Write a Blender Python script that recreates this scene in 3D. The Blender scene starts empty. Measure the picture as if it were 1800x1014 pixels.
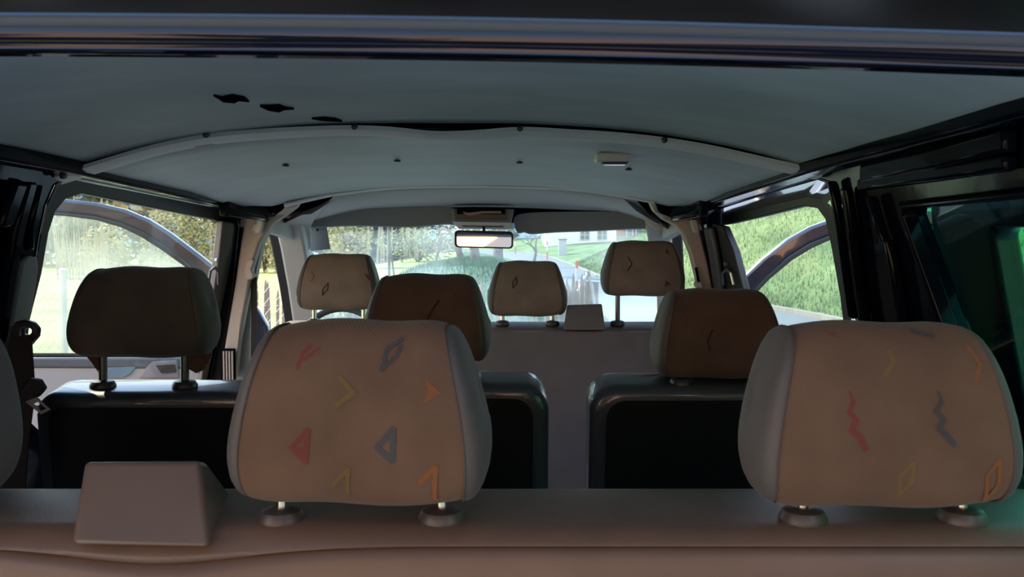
import bpy, bmesh, math, random
from mathutils import Vector, Matrix, noise
from mathutils.geometry import tessellate_polygon, delaunay_2d_cdt
random.seed(7)
C = bpy.context.scene.collection
SC = bpy.context.scene
# ------------------------------------------------------------------ camera
CZ = 1.70; F = 1550.0; CX, CY = 900.0, 507.0
PITCH = math.atan(72.0 / F)
cam_d = bpy.data.cameras.new('camera'); cam = bpy.data.objects.new('camera', cam_d); C.objects.link(cam)
cam.location = (0, 0, CZ); cam.rotation_euler = (math.pi / 2 - PITCH, 0, 0)
cam_d.sensor_width = 36.0; cam_d.lens = 36.0 * F / 1800.0; cam_d.clip_start = 0.02; cam_d.clip_end = 900
cam_d.dof.use_dof = True; cam_d.dof.focus_distance = 2.1; cam_d.dof.aperture_fstop = 13.0
SC.camera = cam
# ------------------------------------------------------------------ view + sky + sun
SC.view_settings.view_transform = 'Standard'; SC.view_settings.look = 'None'
SC.view_settings.exposure = 1.8; SC.view_settings.gamma = 1.0
SC.view_settings.use_curve_mapping = False
SC.cycles.max_bounces = 10; SC.cycles.transparent_max_bounces = 24
SC.cycles.sample_clamp_indirect = 6.0
w = bpy.data.worlds.new('sky'); SC.world = w; w.use_nodes = True
nt = w.node_tree; nt.nodes.clear()
wo = nt.nodes.new('ShaderNodeOutputWorld'); bg = nt.nodes.new('ShaderNodeBackground')
tc = nt.nodes.new('ShaderNodeTexCoord'); sep = nt.nodes.new('ShaderNodeSeparateXYZ')
rz = nt.nodes.new('ShaderNodeValToRGB'); rz.color_ramp.elements[0].position = 0.0
rz.color_ramp.elements[0].color = (0.86, 0.95, 1.06, 1); rz.color_ramp.elements[1].position = 0.7
rz.color_ramp.elements[1].color = (0.30, 0.52, 0.92, 1)
wm = nt.nodes.new('ShaderNodeMapRange'); wm.inputs[1].default_value = 0.1; wm.inputs[2].default_value = -0.9
wm.inputs[3].default_value = 0.0; wm.inputs[4].default_value = 1.0
mx = nt.nodes.new('ShaderNodeMix'); mx.data_type = 'RGBA'
mx.inputs[7].default_value = (1.35, 0.74, 0.40, 1)          # warm glow added low behind the van to light the rear seats
nt.links.new(tc.outputs['Generated'], sep.inputs[0])
nt.links.new(sep.outputs['Z'], rz.inputs[0]); nt.links.new(sep.outputs['Y'], wm.inputs[0])
wz = nt.nodes.new('ShaderNodeMapRange'); wz.inputs[1].default_value = 0.08; wz.inputs[2].default_value = 0.60; wz.inputs[3].default_value = 1.0; wz.inputs[4].default_value = 0.0
wmul = nt.nodes.new('ShaderNodeMath'); wmul.operation = 'MULTIPLY'; nt.links.new(sep.outputs['Z'], wz.inputs[0])
nt.links.new(wm.outputs[0], wmul.inputs[0]); nt.links.new(wz.outputs[0], wmul.inputs[1]); nt.links.new(wmul.outputs[0], mx.inputs[0]); nt.links.new(rz.outputs[0], mx.inputs[6])
nt.links.new(mx.outputs[2], bg.inputs[0]); bg.inputs[1].default_value = 1.0
nt.links.new(bg.outputs[0], wo.inputs[0])
sun_d = bpy.data.lights.new('sun', 'SUN'); sun = bpy.data.objects.new('sun', sun_d); C.objects.link(sun)
sun.rotation_euler = Vector((-0.60, 0.42, 0.68)).to_track_quat('Z', 'Y').to_euler()
sun.location = (-20, 14, 24); sun_d.energy = 3.2; sun_d.color = (1.0, 0.86, 0.62); sun_d.angle = 0.01

# ------------------------------------------------------------------ projection helpers (pixel + forward distance -> place)
_f = Vector((0, math.cos(PITCH), -math.sin(PITCH))); _u = Vector((0, math.sin(PITCH), math.cos(PITCH)))
CAM = Vector((0, 0, CZ))
def ray(px, py):
    return Vector((1, 0, 0)) * ((px - CX) / F) + _u * ((CY - py) / F) + _f
def P(px, py, d):
    r = ray(px, py); return CAM + r * (d / r.y)
XL, XR, TUM = -0.985, 0.69, 0.22
def onwall(px, py, side, off=0.0):
    r = ray(px, py)
    if side < 0:   # X = XL + TUM*(z-CZ) + off
        t = (XL + off) / (r.x - TUM * r.z)
    else:
        t = (XR - off) / (r.x + TUM * r.z)
    return CAM + r * t
def wallp(d, h, side, off=0.0):   # point on a side wall, h relative to the camera height
    return Vector(((XL + TUM * h + off) if side < 0 else (XR - TUM * h - off), d, CZ + h))

# ------------------------------------------------------------------ materials
def mat(name, col, rough=0.6, metal=0.0, coat=0.0, bump=None, var=0.0, vscale=8.0, spec=0.5, vcol=None, sheen=0.0, stretch=None, trans=0.0):
    m = bpy.data.materials.new(name); m.use_nodes = True
    t = m.node_tree; b = t.nodes['Principled BSDF']
    b.inputs['Base Color'].default_value = (*col, 1); b.inputs['Roughness'].default_value = rough
    b.inputs['Metallic'].default_value = metal; b.inputs['Coat Weight'].default_value = coat
    b.inputs['Coat Roughness'].default_value = 0.03
    b.inputs['Specular IOR Level'].default_value = spec; b.inputs['Sheen Weight'].default_value = sheen
    tcn = t.nodes.new('ShaderNodeTexCoord'); src = tcn.outputs['Object']
    if stretch:
        mp = t.nodes.new('ShaderNodeMapping'); mp.inputs['Scale'].default_value = stretch
        t.links.new(src, mp.inputs[0]); src = mp.outputs[0]
    if var > 0:
        n = t.nodes.new('ShaderNodeTexNoise'); n.inputs['Scale'].default_value = vscale; n.inputs['Detail'].default_value = 6
        t.links.new(src, n.inputs['Vector'])
        r = t.nodes.new('ShaderNodeValToRGB'); r.color_ramp.elements[0].position = 0.3; r.color_ramp.elements[1].position = 0.72
        c2 = vcol or tuple(min(1, c * (1 + var)) for c in col)
        r.color_ramp.elements[0].color = (*[c * (1 - var) for c in col], 1); r.color_ramp.elements[1].color = (*c2, 1)
        t.links.new(n.outputs['Fac'], r.inputs[0]); t.links.new(r.outputs[0], b.inputs['Base Color'])
    if bump:
        n2 = t.nodes.new('ShaderNodeTexNoise'); n2.inputs['Scale'].default_value = bump[0]; n2.inputs['Detail'].default_value = 3
        t.links.new(src, n2.inputs['Vector'])
        bp = t.nodes.new('ShaderNodeBump'); bp.inputs['Strength'].default_value = bump[1]; bp.inputs['Distance'].default_value = bump[2] if len(bump) > 2 else 0.002
        t.links.new(n2.outputs['Fac'], bp.inputs['Height']); t.links.new(bp.outputs[0], b.inputs['Normal'])
    return m
def cloth(name, col, weave=240.0, amt=0.15):
    m = bpy.data.materials.new(name); m.use_nodes = True
    t = m.node_tree; b = t.nodes['Principled BSDF']; b.inputs['Roughness'].default_value = 0.92
    b.inputs['Specular IOR Level'].default_value = 0.15; b.inputs['Sheen Weight'].default_value = 0.12
    tcn = t.nodes.new('ShaderNodeTexCoord'); mp = t.nodes.new('ShaderNodeMapping')
    mp.inputs['Rotation'].default_value = (0, math.radians(52), 0); t.links.new(tcn.outputs['Object'], mp.inputs[0])
    wv = t.nodes.new('ShaderNodeTexWave'); wv.inputs['Scale'].default_value = weave / 2.0; wv.inputs['Distortion'].default_value = 1.2
    wv.inputs['Detail'].default_value = 2; t.links.new(mp.outputs[0], wv.inputs['Vector'])
    n = t.nodes.new('ShaderNodeTexNoise'); n.inputs['Scale'].default_value = 14; n.inputs['Detail'].default_value = 8
    t.links.new(tcn.outputs['Object'], n.inputs['Vector'])
    n3 = t.nodes.new('ShaderNodeTexNoise'); n3.inputs['Scale'].default_value = 900; t.links.new(tcn.outputs['Object'], n3.inputs['Vector'])
    a = t.nodes.new('ShaderNodeMath'); a.operation = 'ADD'; t.links.new(wv.outputs['Fac'], a.inputs[0]); t.links.new(n3.outputs['Fac'], a.inputs[1])
    r = t.nodes.new('ShaderNodeMapRange'); r.inputs[1].default_value = 0.3; r.inputs[2].default_value = 1.6
    r.inputs[3].default_value = 1 - amt; r.inputs[4].default_value = 1 + amt; t.links.new(a.outputs[0], r.inputs[0])
    r2 = t.nodes.new('ShaderNodeMapRange'); r2.inputs[1].default_value = 0.3; r2.inputs[2].default_value = 0.7
    r2.inputs[3].default_value = 0.86; r2.inputs[4].default_value = 1.12; t.links.new(n.outputs['Fac'], r2.inputs[0])
    mu = t.nodes.new('ShaderNodeMath'); mu.operation = 'MULTIPLY'; t.links.new(r.outputs[0], mu.inputs[0]); t.links.new(r2.outputs[0], mu.inputs[1])
    mc = t.nodes.new('ShaderNodeMix'); mc.data_type = 'RGBA'; mc.blend_type = 'MULTIPLY'; mc.inputs[0].default_value = 1
    mc.inputs[6].default_value = (*col, 1); t.links.new(mu.outputs[0], mc.inputs[7]); t.links.new(mc.outputs[2], b.inputs['Base Color'])
    bp = t.nodes.new('ShaderNodeBump'); bp.inputs['Strength'].default_value = 0.35; bp.inputs['Distance'].default_value = 0.0008
    t.links.new(a.outputs[0], bp.inputs['Height']); t.links.new(bp.outputs[0], b.inputs['Normal'])
    return m
def glass(name, tint=(0.9, 0.95, 0.95), film=0.05, filmcol=(0.8, 0.85, 0.85), gloss=0.25, streak=None):
    m = bpy.data.materials.new(name); m.use_nodes = True; t = m.node_tree; t.nodes.clear()
    o = t.nodes.new('ShaderNodeOutputMaterial'); tr = t.nodes.new('ShaderNodeBsdfTransparent'); tr.inputs[0].default_value = (*tint, 1)
    gl = t.nodes.new('ShaderNodeBsdfGlossy'); gl.inputs['Roughness'].default_value = 0.01
    ge = t.nodes.new('ShaderNodeNewGeometry'); dt = t.nodes.new('ShaderNodeVectorMath'); dt.operation = 'DOT_PRODUCT'
    t.links.new(ge.outputs['Incoming'], dt.inputs[0]); t.links.new(ge.outputs['Normal'], dt.inputs[1])
    def mth(op, a, v=None, rev=False):
        n_ = t.nodes.new('ShaderNodeMath'); n_.operation = op; i = 1 if rev else 0
        t.links.new(a, n_.inputs[i])
        if v is not None: n_.inputs[1 - i].default_value = v
        return n_.outputs[0]
    fr = mth('MULTIPLY_ADD', mth('POWER', mth('SUBTRACT', mth('ABSOLUTE', dt.outputs['Value']), 1.0, True), 5.0), gloss)
    fr.node.inputs[2].default_value = 0.012 if gloss < 0.5 else 0.04
    m1 = t.nodes.new('ShaderNodeMixShader'); t.links.new(fr, m1.inputs[0]); t.links.new(tr.outputs[0], m1.inputs[1]); t.links.new(gl.outputs[0], m1.inputs[2])
    tl = t.nodes.new('ShaderNodeBsdfTranslucent'); tl.inputs[0].default_value = (*filmcol, 1)
    m2 = t.nodes.new('ShaderNodeMixShader'); t.links.new(m1.outputs[0], m2.inputs[1]); t.links.new(tl.outputs[0], m2.inputs[2])
    if streak:
        tcn = t.nodes.new('ShaderNodeTexCoord'); mp = t.nodes.new('ShaderNodeMapping'); mp.inputs['Scale'].default_value = streak
        n = t.nodes.new('ShaderNodeTexNoise'); n.inputs['Scale'].default_value = 1.0; n.inputs['Detail'].default_value = 3
        r = t.nodes.new('ShaderNodeMapRange'); r.inputs[1].default_value = 0.4; r.inputs[2].default_value = 0.7
        r.inputs[3].default_value = film * 0.5; r.inputs[4].default_value = film * 2.2
        t.links.new(tcn.outputs['Object'], mp.inputs[0]); t.links.new(mp.outputs[0], n.inputs['Vector']); t.links.new(n.outputs['Fac'], r.inputs[0])
        t.links.new(r.outputs[0], m2.inputs[0])
    else:
        m2.inputs[0].default_value = film
    t.links.new(m2.outputs[0], o.inputs[0]); return m

M = {}
M['cloth'] = cloth('seat_cloth', (0.130, 0.082, 0.054))
for k, c in dict(red=(0.1554, 0.0459, 0.0370), blue=(0.0629, 0.0651, 0.0681), yellow=(0.1480, 0.1051, 0.0407), orange=(0.1998, 0.0851, 0.0333), dark=(0.0407, 0.0311, 0.0296), fred=(0.1110, 0.0518, 0.0444)).items():
    M['m_' + k] = cloth('woven_' + k, c)
M['cloth_brown'] = cloth('brown_cloth', (0.105, 0.070, 0.058))
M['cloth_front'] = cloth('lit_seat_cloth', (0.21, 0.165, 0.14))  # seat cloth in a brighter copy: front row's stronger light put into the colour
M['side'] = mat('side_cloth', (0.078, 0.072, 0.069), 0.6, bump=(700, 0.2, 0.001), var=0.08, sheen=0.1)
M['vinyl'] = mat('grey_brown_vinyl', (0.122, 0.079, 0.056), 0.42, bump=(420, 0.25, 0.001), var=0.10, vscale=12)
M['vinyl_blue'] = mat('dark_vinyl', (0.045, 0.054, 0.07), 0.3, coat=0.5, bump=(420, 0.2, 0.001), var=0.1, vscale=10)
M['vinyl_grey'] = mat('grey_vinyl', (0.15, 0.145, 0.155), 0.5, bump=(300, 0.2, 0.001), var=0.12, vscale=9)
M['shell'] = mat('black_seat_shell', (0.005, 0.0065, 0.009), 0.6, spec=0.2, bump=(600, 0.2, 0.001))
M['seam'] = mat('stitched_seam', (0.075, 0.06, 0.052), 0.8)
M['chrome'] = mat('chrome', (0.75, 0.72, 0.68), 0.18, metal=1.0)
M['darkpost'] = mat('dark_steel', (0.13, 0.14, 0.16), 0.3, metal=0.8)
M['collar'] = mat('collar_plastic', (0.055, 0.047, 0.043), 0.4)
M['collar_dark'] = mat('dark_collar_plastic', (0.03, 0.03, 0.034), 0.35)
M['plastic'] = mat('grey_plastic', (0.128, 0.094, 0.074), 0.38, bump=(500, 0.15, 0.001), var=0.08)
M['paint'] = mat('navy_paint', (0.006, 0.010, 0.022), 0.25, coat=1.0, spec=0.6)
M['header'] = mat('header_paint', (0.004, 0.006, 0.012), 0.05, spec=0.32)
M['paint_in'] = mat('inner_navy_paint', (0.003, 0.005, 0.010), 0.09, coat=0.05, spec=0.09, bump=(7, 0.08, 0.01))
M['jamb'] = mat('bare_jamb_paint', (0.05, 0.08, 0.10), 0.08, metal=0.6, coat=1.0, spec=0.7)
M['rubber'] = mat('black_rubber', (0.018, 0.018, 0.02), 0.6)
M['seal'] = mat('grey_rubber_seal', (0.03, 0.032, 0.034), 0.5, bump=(60, 0.3, 0.002))
M['black'] = mat('dark_void', (0.008, 0.006, 0.006), 0.9, spec=0.0)
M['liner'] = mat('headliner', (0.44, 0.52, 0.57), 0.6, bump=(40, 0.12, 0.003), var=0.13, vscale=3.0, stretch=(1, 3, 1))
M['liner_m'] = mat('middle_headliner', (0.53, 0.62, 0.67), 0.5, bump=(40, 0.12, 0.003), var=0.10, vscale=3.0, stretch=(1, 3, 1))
M['liner_f'] = mat('front_headliner', (0.44, 0.47, 0.48), 0.85, bump=(30, 0.12, 0.003), var=0.06, vscale=3)
M['strip'] = mat('light_trim_strip', (0.74, 0.79, 0.82), 0.45, var=0.06, vscale=9)
M['visor'] = mat('visor_vinyl', (0.21, 0.225, 0.235), 0.6, bump=(200, 0.2, 0.001))
M['cream'] = mat('cream_trim', (0.50, 0.43, 0.38), 0.5, var=0.06)
M['greyt'] = mat('grey_trim', (0.42, 0.43, 0.43), 0.55, var=0.05)
M['white'] = mat('white_plastic', (0.62, 0.60, 0.58), 0.4)
M['dash'] = mat('dashboard_plastic', (0.05, 0.05, 0.055), 0.6)
M['belt'] = mat('black_webbing', (0.012, 0.012, 0.014), 0.7, bump=(900, 0.3, 0.001))
M['steel'] = mat('steel', (0.55, 0.56, 0.58), 0.3, metal=1.0)
M['mirror'] = mat('mirror_glass', (0.95, 0.95, 0.95), 0.02, metal=1.0)
M['card'] = mat('grey_card', (0.16, 0.19, 0.22), 0.7)
M['carpet'] = mat('floor_mat', (0.03, 0.03, 0.032), 0.9)
M['pane_side'] = glass('side_window_glass', (0.95, 0.96, 0.94), film=0.003, filmcol=(0.8, 0.9, 0.85), streak=(1.0, 1.2, 7.0))
M['pane_door'] = glass('door_glass', (0.88, 0.93, 0.90), film=0.12, filmcol=(0.8, 0.9, 0.85), streak=(1.2, 1.0, 2.5))
M['pane_clear'] = glass('clear_door_glass', (0.88, 0.93, 0.90), film=0.02)
M['pane_wind'] = glass('windscreen_glass', (0.88, 0.96, 0.975), film=0.045, filmcol=(0.75, 0.9, 0.95), streak=(3, 3, 3))
M['pane_green'] = glass('green_tinted_glass', (0.42, 0.78, 0.68), film=0.0, filmcol=(0.3, 0.6, 0.55), gloss=0.9)
M['pane_dark'] = glass('dimmed_glass', (0.22, 0.24, 0.25), film=0.0)  # left rear pane, out of view, tint darkened to cut incoming light
M['lens'] = mat('lamp_lens', (0.25, 0.27, 0.28), 0.15, coat=0.5)
M['clear'] = glass('clear_plastic', (0.75, 0.85, 0.85), film=0.25)
M['brush'] = mat('tailgate_inner', (0.025, 0.02, 0.022), 0.3, spec=0.5, bump=(6, 0.05, 0.02))

# ------------------------------------------------------------------ mesh builder
class MB:
    def __init__(s): s.v = []; s.f = []; s.m = []; s.mi = 0
    def add(s, vs, fs):
        o = len(s.v); s.v += [Vector(v) for v in vs]
        for f in fs: s.f.append([i + o for i in f]); s.m.append(s.mi)
        return s
    def box(s, c, d, rot=None):
        c = Vector(c); h = Vector(d) / 2; vs = []
        for x in (-1, 1):
            for y in (-1, 1):
                for z in (-1, 1):
                    q = Vector((x * h.x, y * h.y, z * h.z)); vs.append(c + (rot @ q if rot else q))
        return s.add(vs, [(0, 1, 3, 2), (4, 6, 7, 5), (0, 4, 5, 1), (2, 3, 7, 6), (0, 2, 6, 4), (1, 5, 7, 3)])
    def grid(s, rows, closed=False):
        n = len(rows[0]); vs = [p for r in rows for p in r]; fs = []
        for i in range(len(rows) - 1):
            for j in range(n if closed else n - 1):
                k = (j + 1) % n; fs.append((i * n + j, i * n + k, (i + 1) * n + k, (i + 1) * n + j))
        return s.add(vs, fs)
    def rings(s, rows, caps=True):
        o = len(s.v); s.grid(rows, True); n = len(rows[0])
        if caps:
            s.f.append([o + i for i in range(n)][::-1]); s.m.append(s.mi)
            s.f.append([o + (len(rows) - 1) * n + i for i in range(n)]); s.m.append(s.mi)
        return s
    def tube(s, pts, r, seg=8, caps=True):
        pts = [Vector(p) for p in pts]; rows = []; prev = None
        for i, p in enumerate(pts):
            a = pts[max(0, i - 1)]; b = pts[min(len(pts) - 1, i + 1)]; t = (b - a).normalized()
            if prev is None:
                x = t.cross(Vector((0, 0, 1)));  x = x if x.length > 0.05 else t.cross(Vector((1, 0, 0)))
            else: x = prev - t * prev.dot(t)
            x.normalize(); y = t.cross(x); prev = x
            ri = r[i] if isinstance(r, (list, tuple)) else r
            rows.append([p + x * (math.cos(2 * math.pi * k / seg) * ri) + y * (math.sin(2 * math.pi * k / seg) * ri) for k in range(seg)])
        return s.rings(rows, caps)
    def bar(s, pts, side, w, t, up=None):
        """flat bar: centre line pts, `side` direction half-width w, thickness t along `up`"""
        rows = []
        for i, p in enumerate(pts):
            p = Vector(p); sd = Vector(side[i] if isinstance(side, list) else side).normalized()
            a = pts[max(0, i - 1)]; b = pts[min(len(pts) - 1, i + 1)]
            n = up if up is not None else (Vector(b) - Vector(a)).cross(sd)
            n = Vector(n).normalized()
            wi = w[i] if isinstance(w, list) else w
            rows.append([p + sd * wi + n * t / 2, p - sd * wi + n * t / 2, p - sd * wi - n * t / 2, p + sd * wi - n * t / 2])
        return s.rings(rows)
    def prism(s, outer, ext, holes=()):
        loops = [[Vector(p) for p in outer]] + [[Vector(p) for p in h] for h in holes]
        flat = [p for l in loops for p in l]; n = len(flat)
        if holes:   # constrained triangulation in the loop's own plane
            nm = Vector()
            for i in range(len(loops[0])): nm += loops[0][i - 1].cross(loops[0][i])
            nm.normalize(); ax = nm.orthogonal().normalized(); ay = nm.cross(ax); ed = []; o = 0
            for l in loops: ed += [(o + i, o + (i + 1) % len(l)) for i in range(len(l))]; o += len(l)
            p2 = [Vector((p.dot(ax), p.dot(ay))) for p in flat]
            vo, eo, fo, ov, oe, of = delaunay_2d_cdt(p2, ed, [], 0, 1e-7)
            def inside(c):   # even-odd over outline and holes together
                k = False
                for i, j in ed:
                    a_, b_ = p2[i], p2[j]
                    if (a_.y > c.y) != (b_.y > c.y) and c.x < (b_.x - a_.x) * (c.y - a_.y) / (b_.y - a_.y) + a_.x: k = not k
                return k
            tris = [[ov[i][0] for i in f] for f in fo if all(ov[i] for i in f) and inside(sum((vo[i] for i in f), Vector((0, 0))) / len(f))]
        else: tris = tessellate_polygon(loops)
        exts = ext if isinstance(ext, list) else [Vector(ext)] * n
        vs = flat + [p + Vector(e) for p, e in zip(flat, exts)]
        fs = [tuple(t) for t in tris] + [tuple(i + n for i in reversed(t)) for t in tris]
        o = 0
        for l in loops:
            k = len(l)
            for i in range(k): fs.append((o + i, o + (i + 1) % k, n + o + (i + 1) % k, n + o + i))
            o += k
        return s.add(vs, fs)
    def lathe(s, prof, c, seg=20, M3=None):
        c = Vector(c); rows = []
        for r, h in prof:
            row = []
            for k in range(seg):
                a = 2 * math.pi * k / seg; q = Vector((r * math.cos(a), r * math.sin(a), h))
                row.append(c + (M3 @ q if M3 else q))
            rows.append(row)
        return s.rings(rows)
    def build(s, name, mats, parent=None, smooth=True, bevel=0, seg=2, solid=0, sub=0, ang=38, origin=None, label=None):
        me = bpy.data.meshes.new(name); o = bpy.data.objects.new(name, me); C.objects.link(o)
        off = Vector((0, 0, 0))
        if parent is not None:
            o.parent = parent; q = parent
            while q: off += q.location; q = q.parent
        else:
            if origin is None:
                xs = [v.x for v in s.v]; ys = [v.y for v in s.v]; zs = [v.z for v in s.v]
                origin = ((min(xs) + max(xs)) / 2, (min(ys) + max(ys)) / 2, min(zs))
            off = Vector(origin); o.location = off
        me.from_pydata([v - off for v in s.v], [], s.f)
        for m in (mats if isinstance(mats, (list, tuple)) else [mats]): me.materials.append(m)
        me.polygons.foreach_set('material_index', s.m)
        bm = bmesh.new(); bm.from_mesh(me); bmesh.ops.recalc_face_normals(bm, faces=bm.faces); bm.to_mesh(me); bm.free()
        if smooth:
            me.polygons.foreach_set('use_smooth', [True] * len(me.polygons)); me.set_sharp_from_angle(angle=math.radians(ang))
        if solid:
            md = o.modifiers.new('solid', 'SOLIDIFY'); md.thickness = solid; md.offset = 0
        if bevel:
            md = o.modifiers.new('bevel', 'BEVEL'); md.width = bevel; md.segments = seg; md.limit_method = 'ANGLE'; md.angle_limit = math.radians(35); md.harden_normals = False
        if sub:
            md = o.modifiers.new('sub', 'SUBSURF'); md.levels = sub; md.render_levels = sub
        if label: o['label'] = label
        me.update(); return o
def raw(s, name, mats, **k): return s.build(name, mats, **k)
def thing(name, loc, label, cat, group=None):
    o = bpy.data.objects.new(name, None); C.objects.link(o); o.location = loc; o.empty_display_size = 0.05
    o['label'] = label; o['category'] = cat
    if group: o['group'] = group
    bpy.context.view_layer.update(); return o
def tag(o, label, cat, group=None, kind=None):
    o['label'] = label; o['category'] = cat
    if group: o['group'] = group
    if kind: o['kind'] = kind
    return o
def struct(o, label=None, cat=None):
    o['kind'] = 'structure'
    if label: o['label'] = label
    if cat: o['category'] = cat
    return o
def smoothpts(pts, n=6, closed=False):
    """Catmull-Rom through points"""
    pts = [Vector(p) for p in pts]; N = len(pts); out = []
    rng = range(N) if closed else range(N - 1)
    for i in rng:
        if closed: a, b, c, d = pts[(i - 1) % N], pts[i], pts[(i + 1) % N], pts[(i + 2) % N]
        else: a, b, c, d = pts[max(0, i - 1)], pts[i], pts[i + 1], pts[min(N - 1, i + 2)]
        for k in range(n):
            t = k / n
            out.append(0.5 * ((2 * b) + (c - a) * t + (2 * a - 5 * b + 4 * c - d) * t * t + (3 * b - a - 3 * c + d) * t ** 3))
    if not closed: out.append(pts[-1])
    return out
def pl(pts, d): return [P(p[0], p[1], p[2] if len(p) > 2 else d) for p in pts]

# =================================================================== VAN SHELL
# ---- side walls
H0, H1 = -1.12, 0.16
def side_wall(side, holes, name, y0=0.62, y1=3.16):
    outer = [wallp(y0, H0, side), wallp(y1, H0, side), wallp(y1, H1, side), wallp(y0, H1, side)]
    b = MB().prism(outer, Vector((0.05 * side, 0, 0)), holes)
    return struct(b.build(name, M['paint_in'], smooth=False, bevel=0.006), None)
seal_l = [(24, 715), (42, 560), (60, 480), (72, 410), (84, 362), (104, 330), (135, 316), (260, 343), (395, 371), (415, 380), (420, 400), (385, 720)]
hole_l = [(24, 715), (42, 560), (60, 480), (72, 410), (82, 362), (98, 325), (126, 308), (255, 334), (388, 361), (412, 372), (420, 400), (385, 720)]
hl = [onwall(x, y, -1) for x, y in hole_l]
rear_l = [wallp(0.72, -0.45, -1), wallp(1.30, -0.45, -1), wallp(1.45, 0.06, -1), wallp(0.72, 0.06, -1)]
wl = side_wall(-1, [hl, rear_l], 'wall_left')
seal_ro = [(1512, 690), (1496, 600), (1487, 520), (1471, 420), (1460, 375), (1444, 350), (1415, 345), (1340, 363), (1272, 382), (1250, 388), (1245, 402), (1310, 690)]
hole_r = [(1520, 690), (1508, 600), (1502, 520), (1490, 425), (1481, 370), (1468, 326), (1438, 315), (1340, 343), (1262, 368), (1244, 376), (1245, 402), (1310, 690)]
hr = [onwall(x, y, 1) for x, y in hole_r]
rear_r = [wallp(0.72, -0.48, 1), wallp(1.355, -0.48, 1), wallp(1.445, -0.2, 1), wallp(1.545, 0.06, 1), wallp(1.53, 0.075, 1), wallp(0.72, 0.075, 1)]
wr = side_wall(1, [hr, rear_r], 'wall_right')
# pressed ribs and folds of the bare painted metal
def wall_strip(side, pts, w, t, name, m=M['paint_in']):
    ps = [wallp(d, h, side, 0.004 + t / 2) for d, h in pts]
    b = MB().bar(ps, Vector((0, 1, 0)) if abs(pts[0][1] - pts[-1][1]) > abs(pts[0][0] - pts[-1][0]) else Vector((0, 0, 1)), w, t, up=Vector((-side, 0, 0)))
    return b
def px2dh(px, py, side):
    q = onwall(px, py, side); return (q.y, q.z - CZ)
b = MB()
for pts, wd in [([(1500, 330), (1512, 420), (1525, 520), (1545, 640)], 0.012), ([(1545, 345), (1560, 400), (1575, 440)], 0.010),
                ([(1572, 420), (1590, 520), (1608, 640)], 0.016), ([(1475, 318), (1490, 400), (1512, 560)], 0.008)]:
    q = [px2dh(x, y, 1) for x, y in pts]
    b.bar([wallp(d, h, 1, 0.014) for d, h in q], Vector((0, 1, 0)), wd, 0.02, up=Vector((-1, 0, 0)))
for pts, wd in [([(1535, 305), (1660, 280), (1800, 245)], 0.016), ([(1530, 325), (1660, 307), (1800, 285)], 0.011)]:
    q = [px2dh(x, y, 1) for x, y in pts]
    b.bar([wallp(d, h, 1, 0.016) for d, h in q], Vector((0, 0, 1)), wd, 0.022, up=Vector((-1, 0, 0)))
b.build('pressed_rib', M['paint_in'], wr, bevel=0.006)
b = MB()
for pts, wd in [([(40, 320), (18, 400), (0, 500), (-20, 640)], 0.016), ([(20, 322), (-8, 400)], 0.02), ([(55, 325), (38, 400), (38, 440)], 0.007)]:
    q = [px2dh(x, y, -1) for x, y in pts]
    b.bar([wallp(d, h, -1, 0.014) for d, h in q], Vector((0, 1, 0)), wd, 0.02, up=Vector((1, 0, 0)))
b.build('pressed_rib', M['paint_in'], wl, bevel=0.006)
# blue-grey pillar pad on the left pillar
b = MB().prism([onwall(x, y, -1, 0.003) for x, y in [(30, 462), (42, 449), (56, 452), (58, 470), (48, 540), (40, 572), (10, 572), (20, 520)]], Vector((0.012, 0, 0)))
b.build('pillar_pad', mat('pad_plastic', (0.24, 0.275, 0.33), 0.5), wl, bevel=0.004)
# door opening upper jambs (bare paint, tilted faces above the windows)
b = MB()
b.grid([[onwall(x, y, -1, 0.003) for x, y in hole_l], [onwall(x, y, -1, -0.045) for x, y in seal_l]])
b.build('jamb_face', M['jamb'], wl, smooth=False, solid=0.003)
b = MB()
b.grid([[onwall(x, y, 1, 0.003) for x, y in hole_r], [onwall(x, y, 1, -0.10) for x, y in seal_ro]])
b.build('jamb_face', M['jamb'], wr, smooth=False, solid=0.003)
# window seals
def ring_on_wall(side, outer, inner, t, name, m, par, off=0.0):
    o = [onwall(x, y, side, off) for x, y in outer]; i = [onwall(x, y, side, off) for x, y in inner]
    MB().prism(o, Vector((t * side, 0, 0)), [i]).build(name, m, par, bevel=0.003)
glass_l = [(36, 712), (54, 560), (74, 480), (86, 410), (98, 372), (116, 350), (145, 340), (260, 363), (375, 386), (392, 392), (394, 400), (362, 717)]
ring_on_wall(-1, [(x + (x - 230) * .012, y + (y - 500) * .012) for x, y in seal_l], glass_l, 0.02, 'window_seal', M['seal'], wl, -0.042)
seal_r = [(1500, 688), (1486, 600), (1476, 520), (1460, 430), (1450, 385), (1436, 366), (1412, 362), (1340, 380), (1285, 393), (1264, 396), (1262, 404), (1325, 688)]
ring_on_wall(1, [(x + (x - 1370) * .008, y + (y - 500) * .004) for x, y in seal_ro], seal_r, 0.02, 'door_seal', M['seal'], wr, -0.097)
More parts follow.
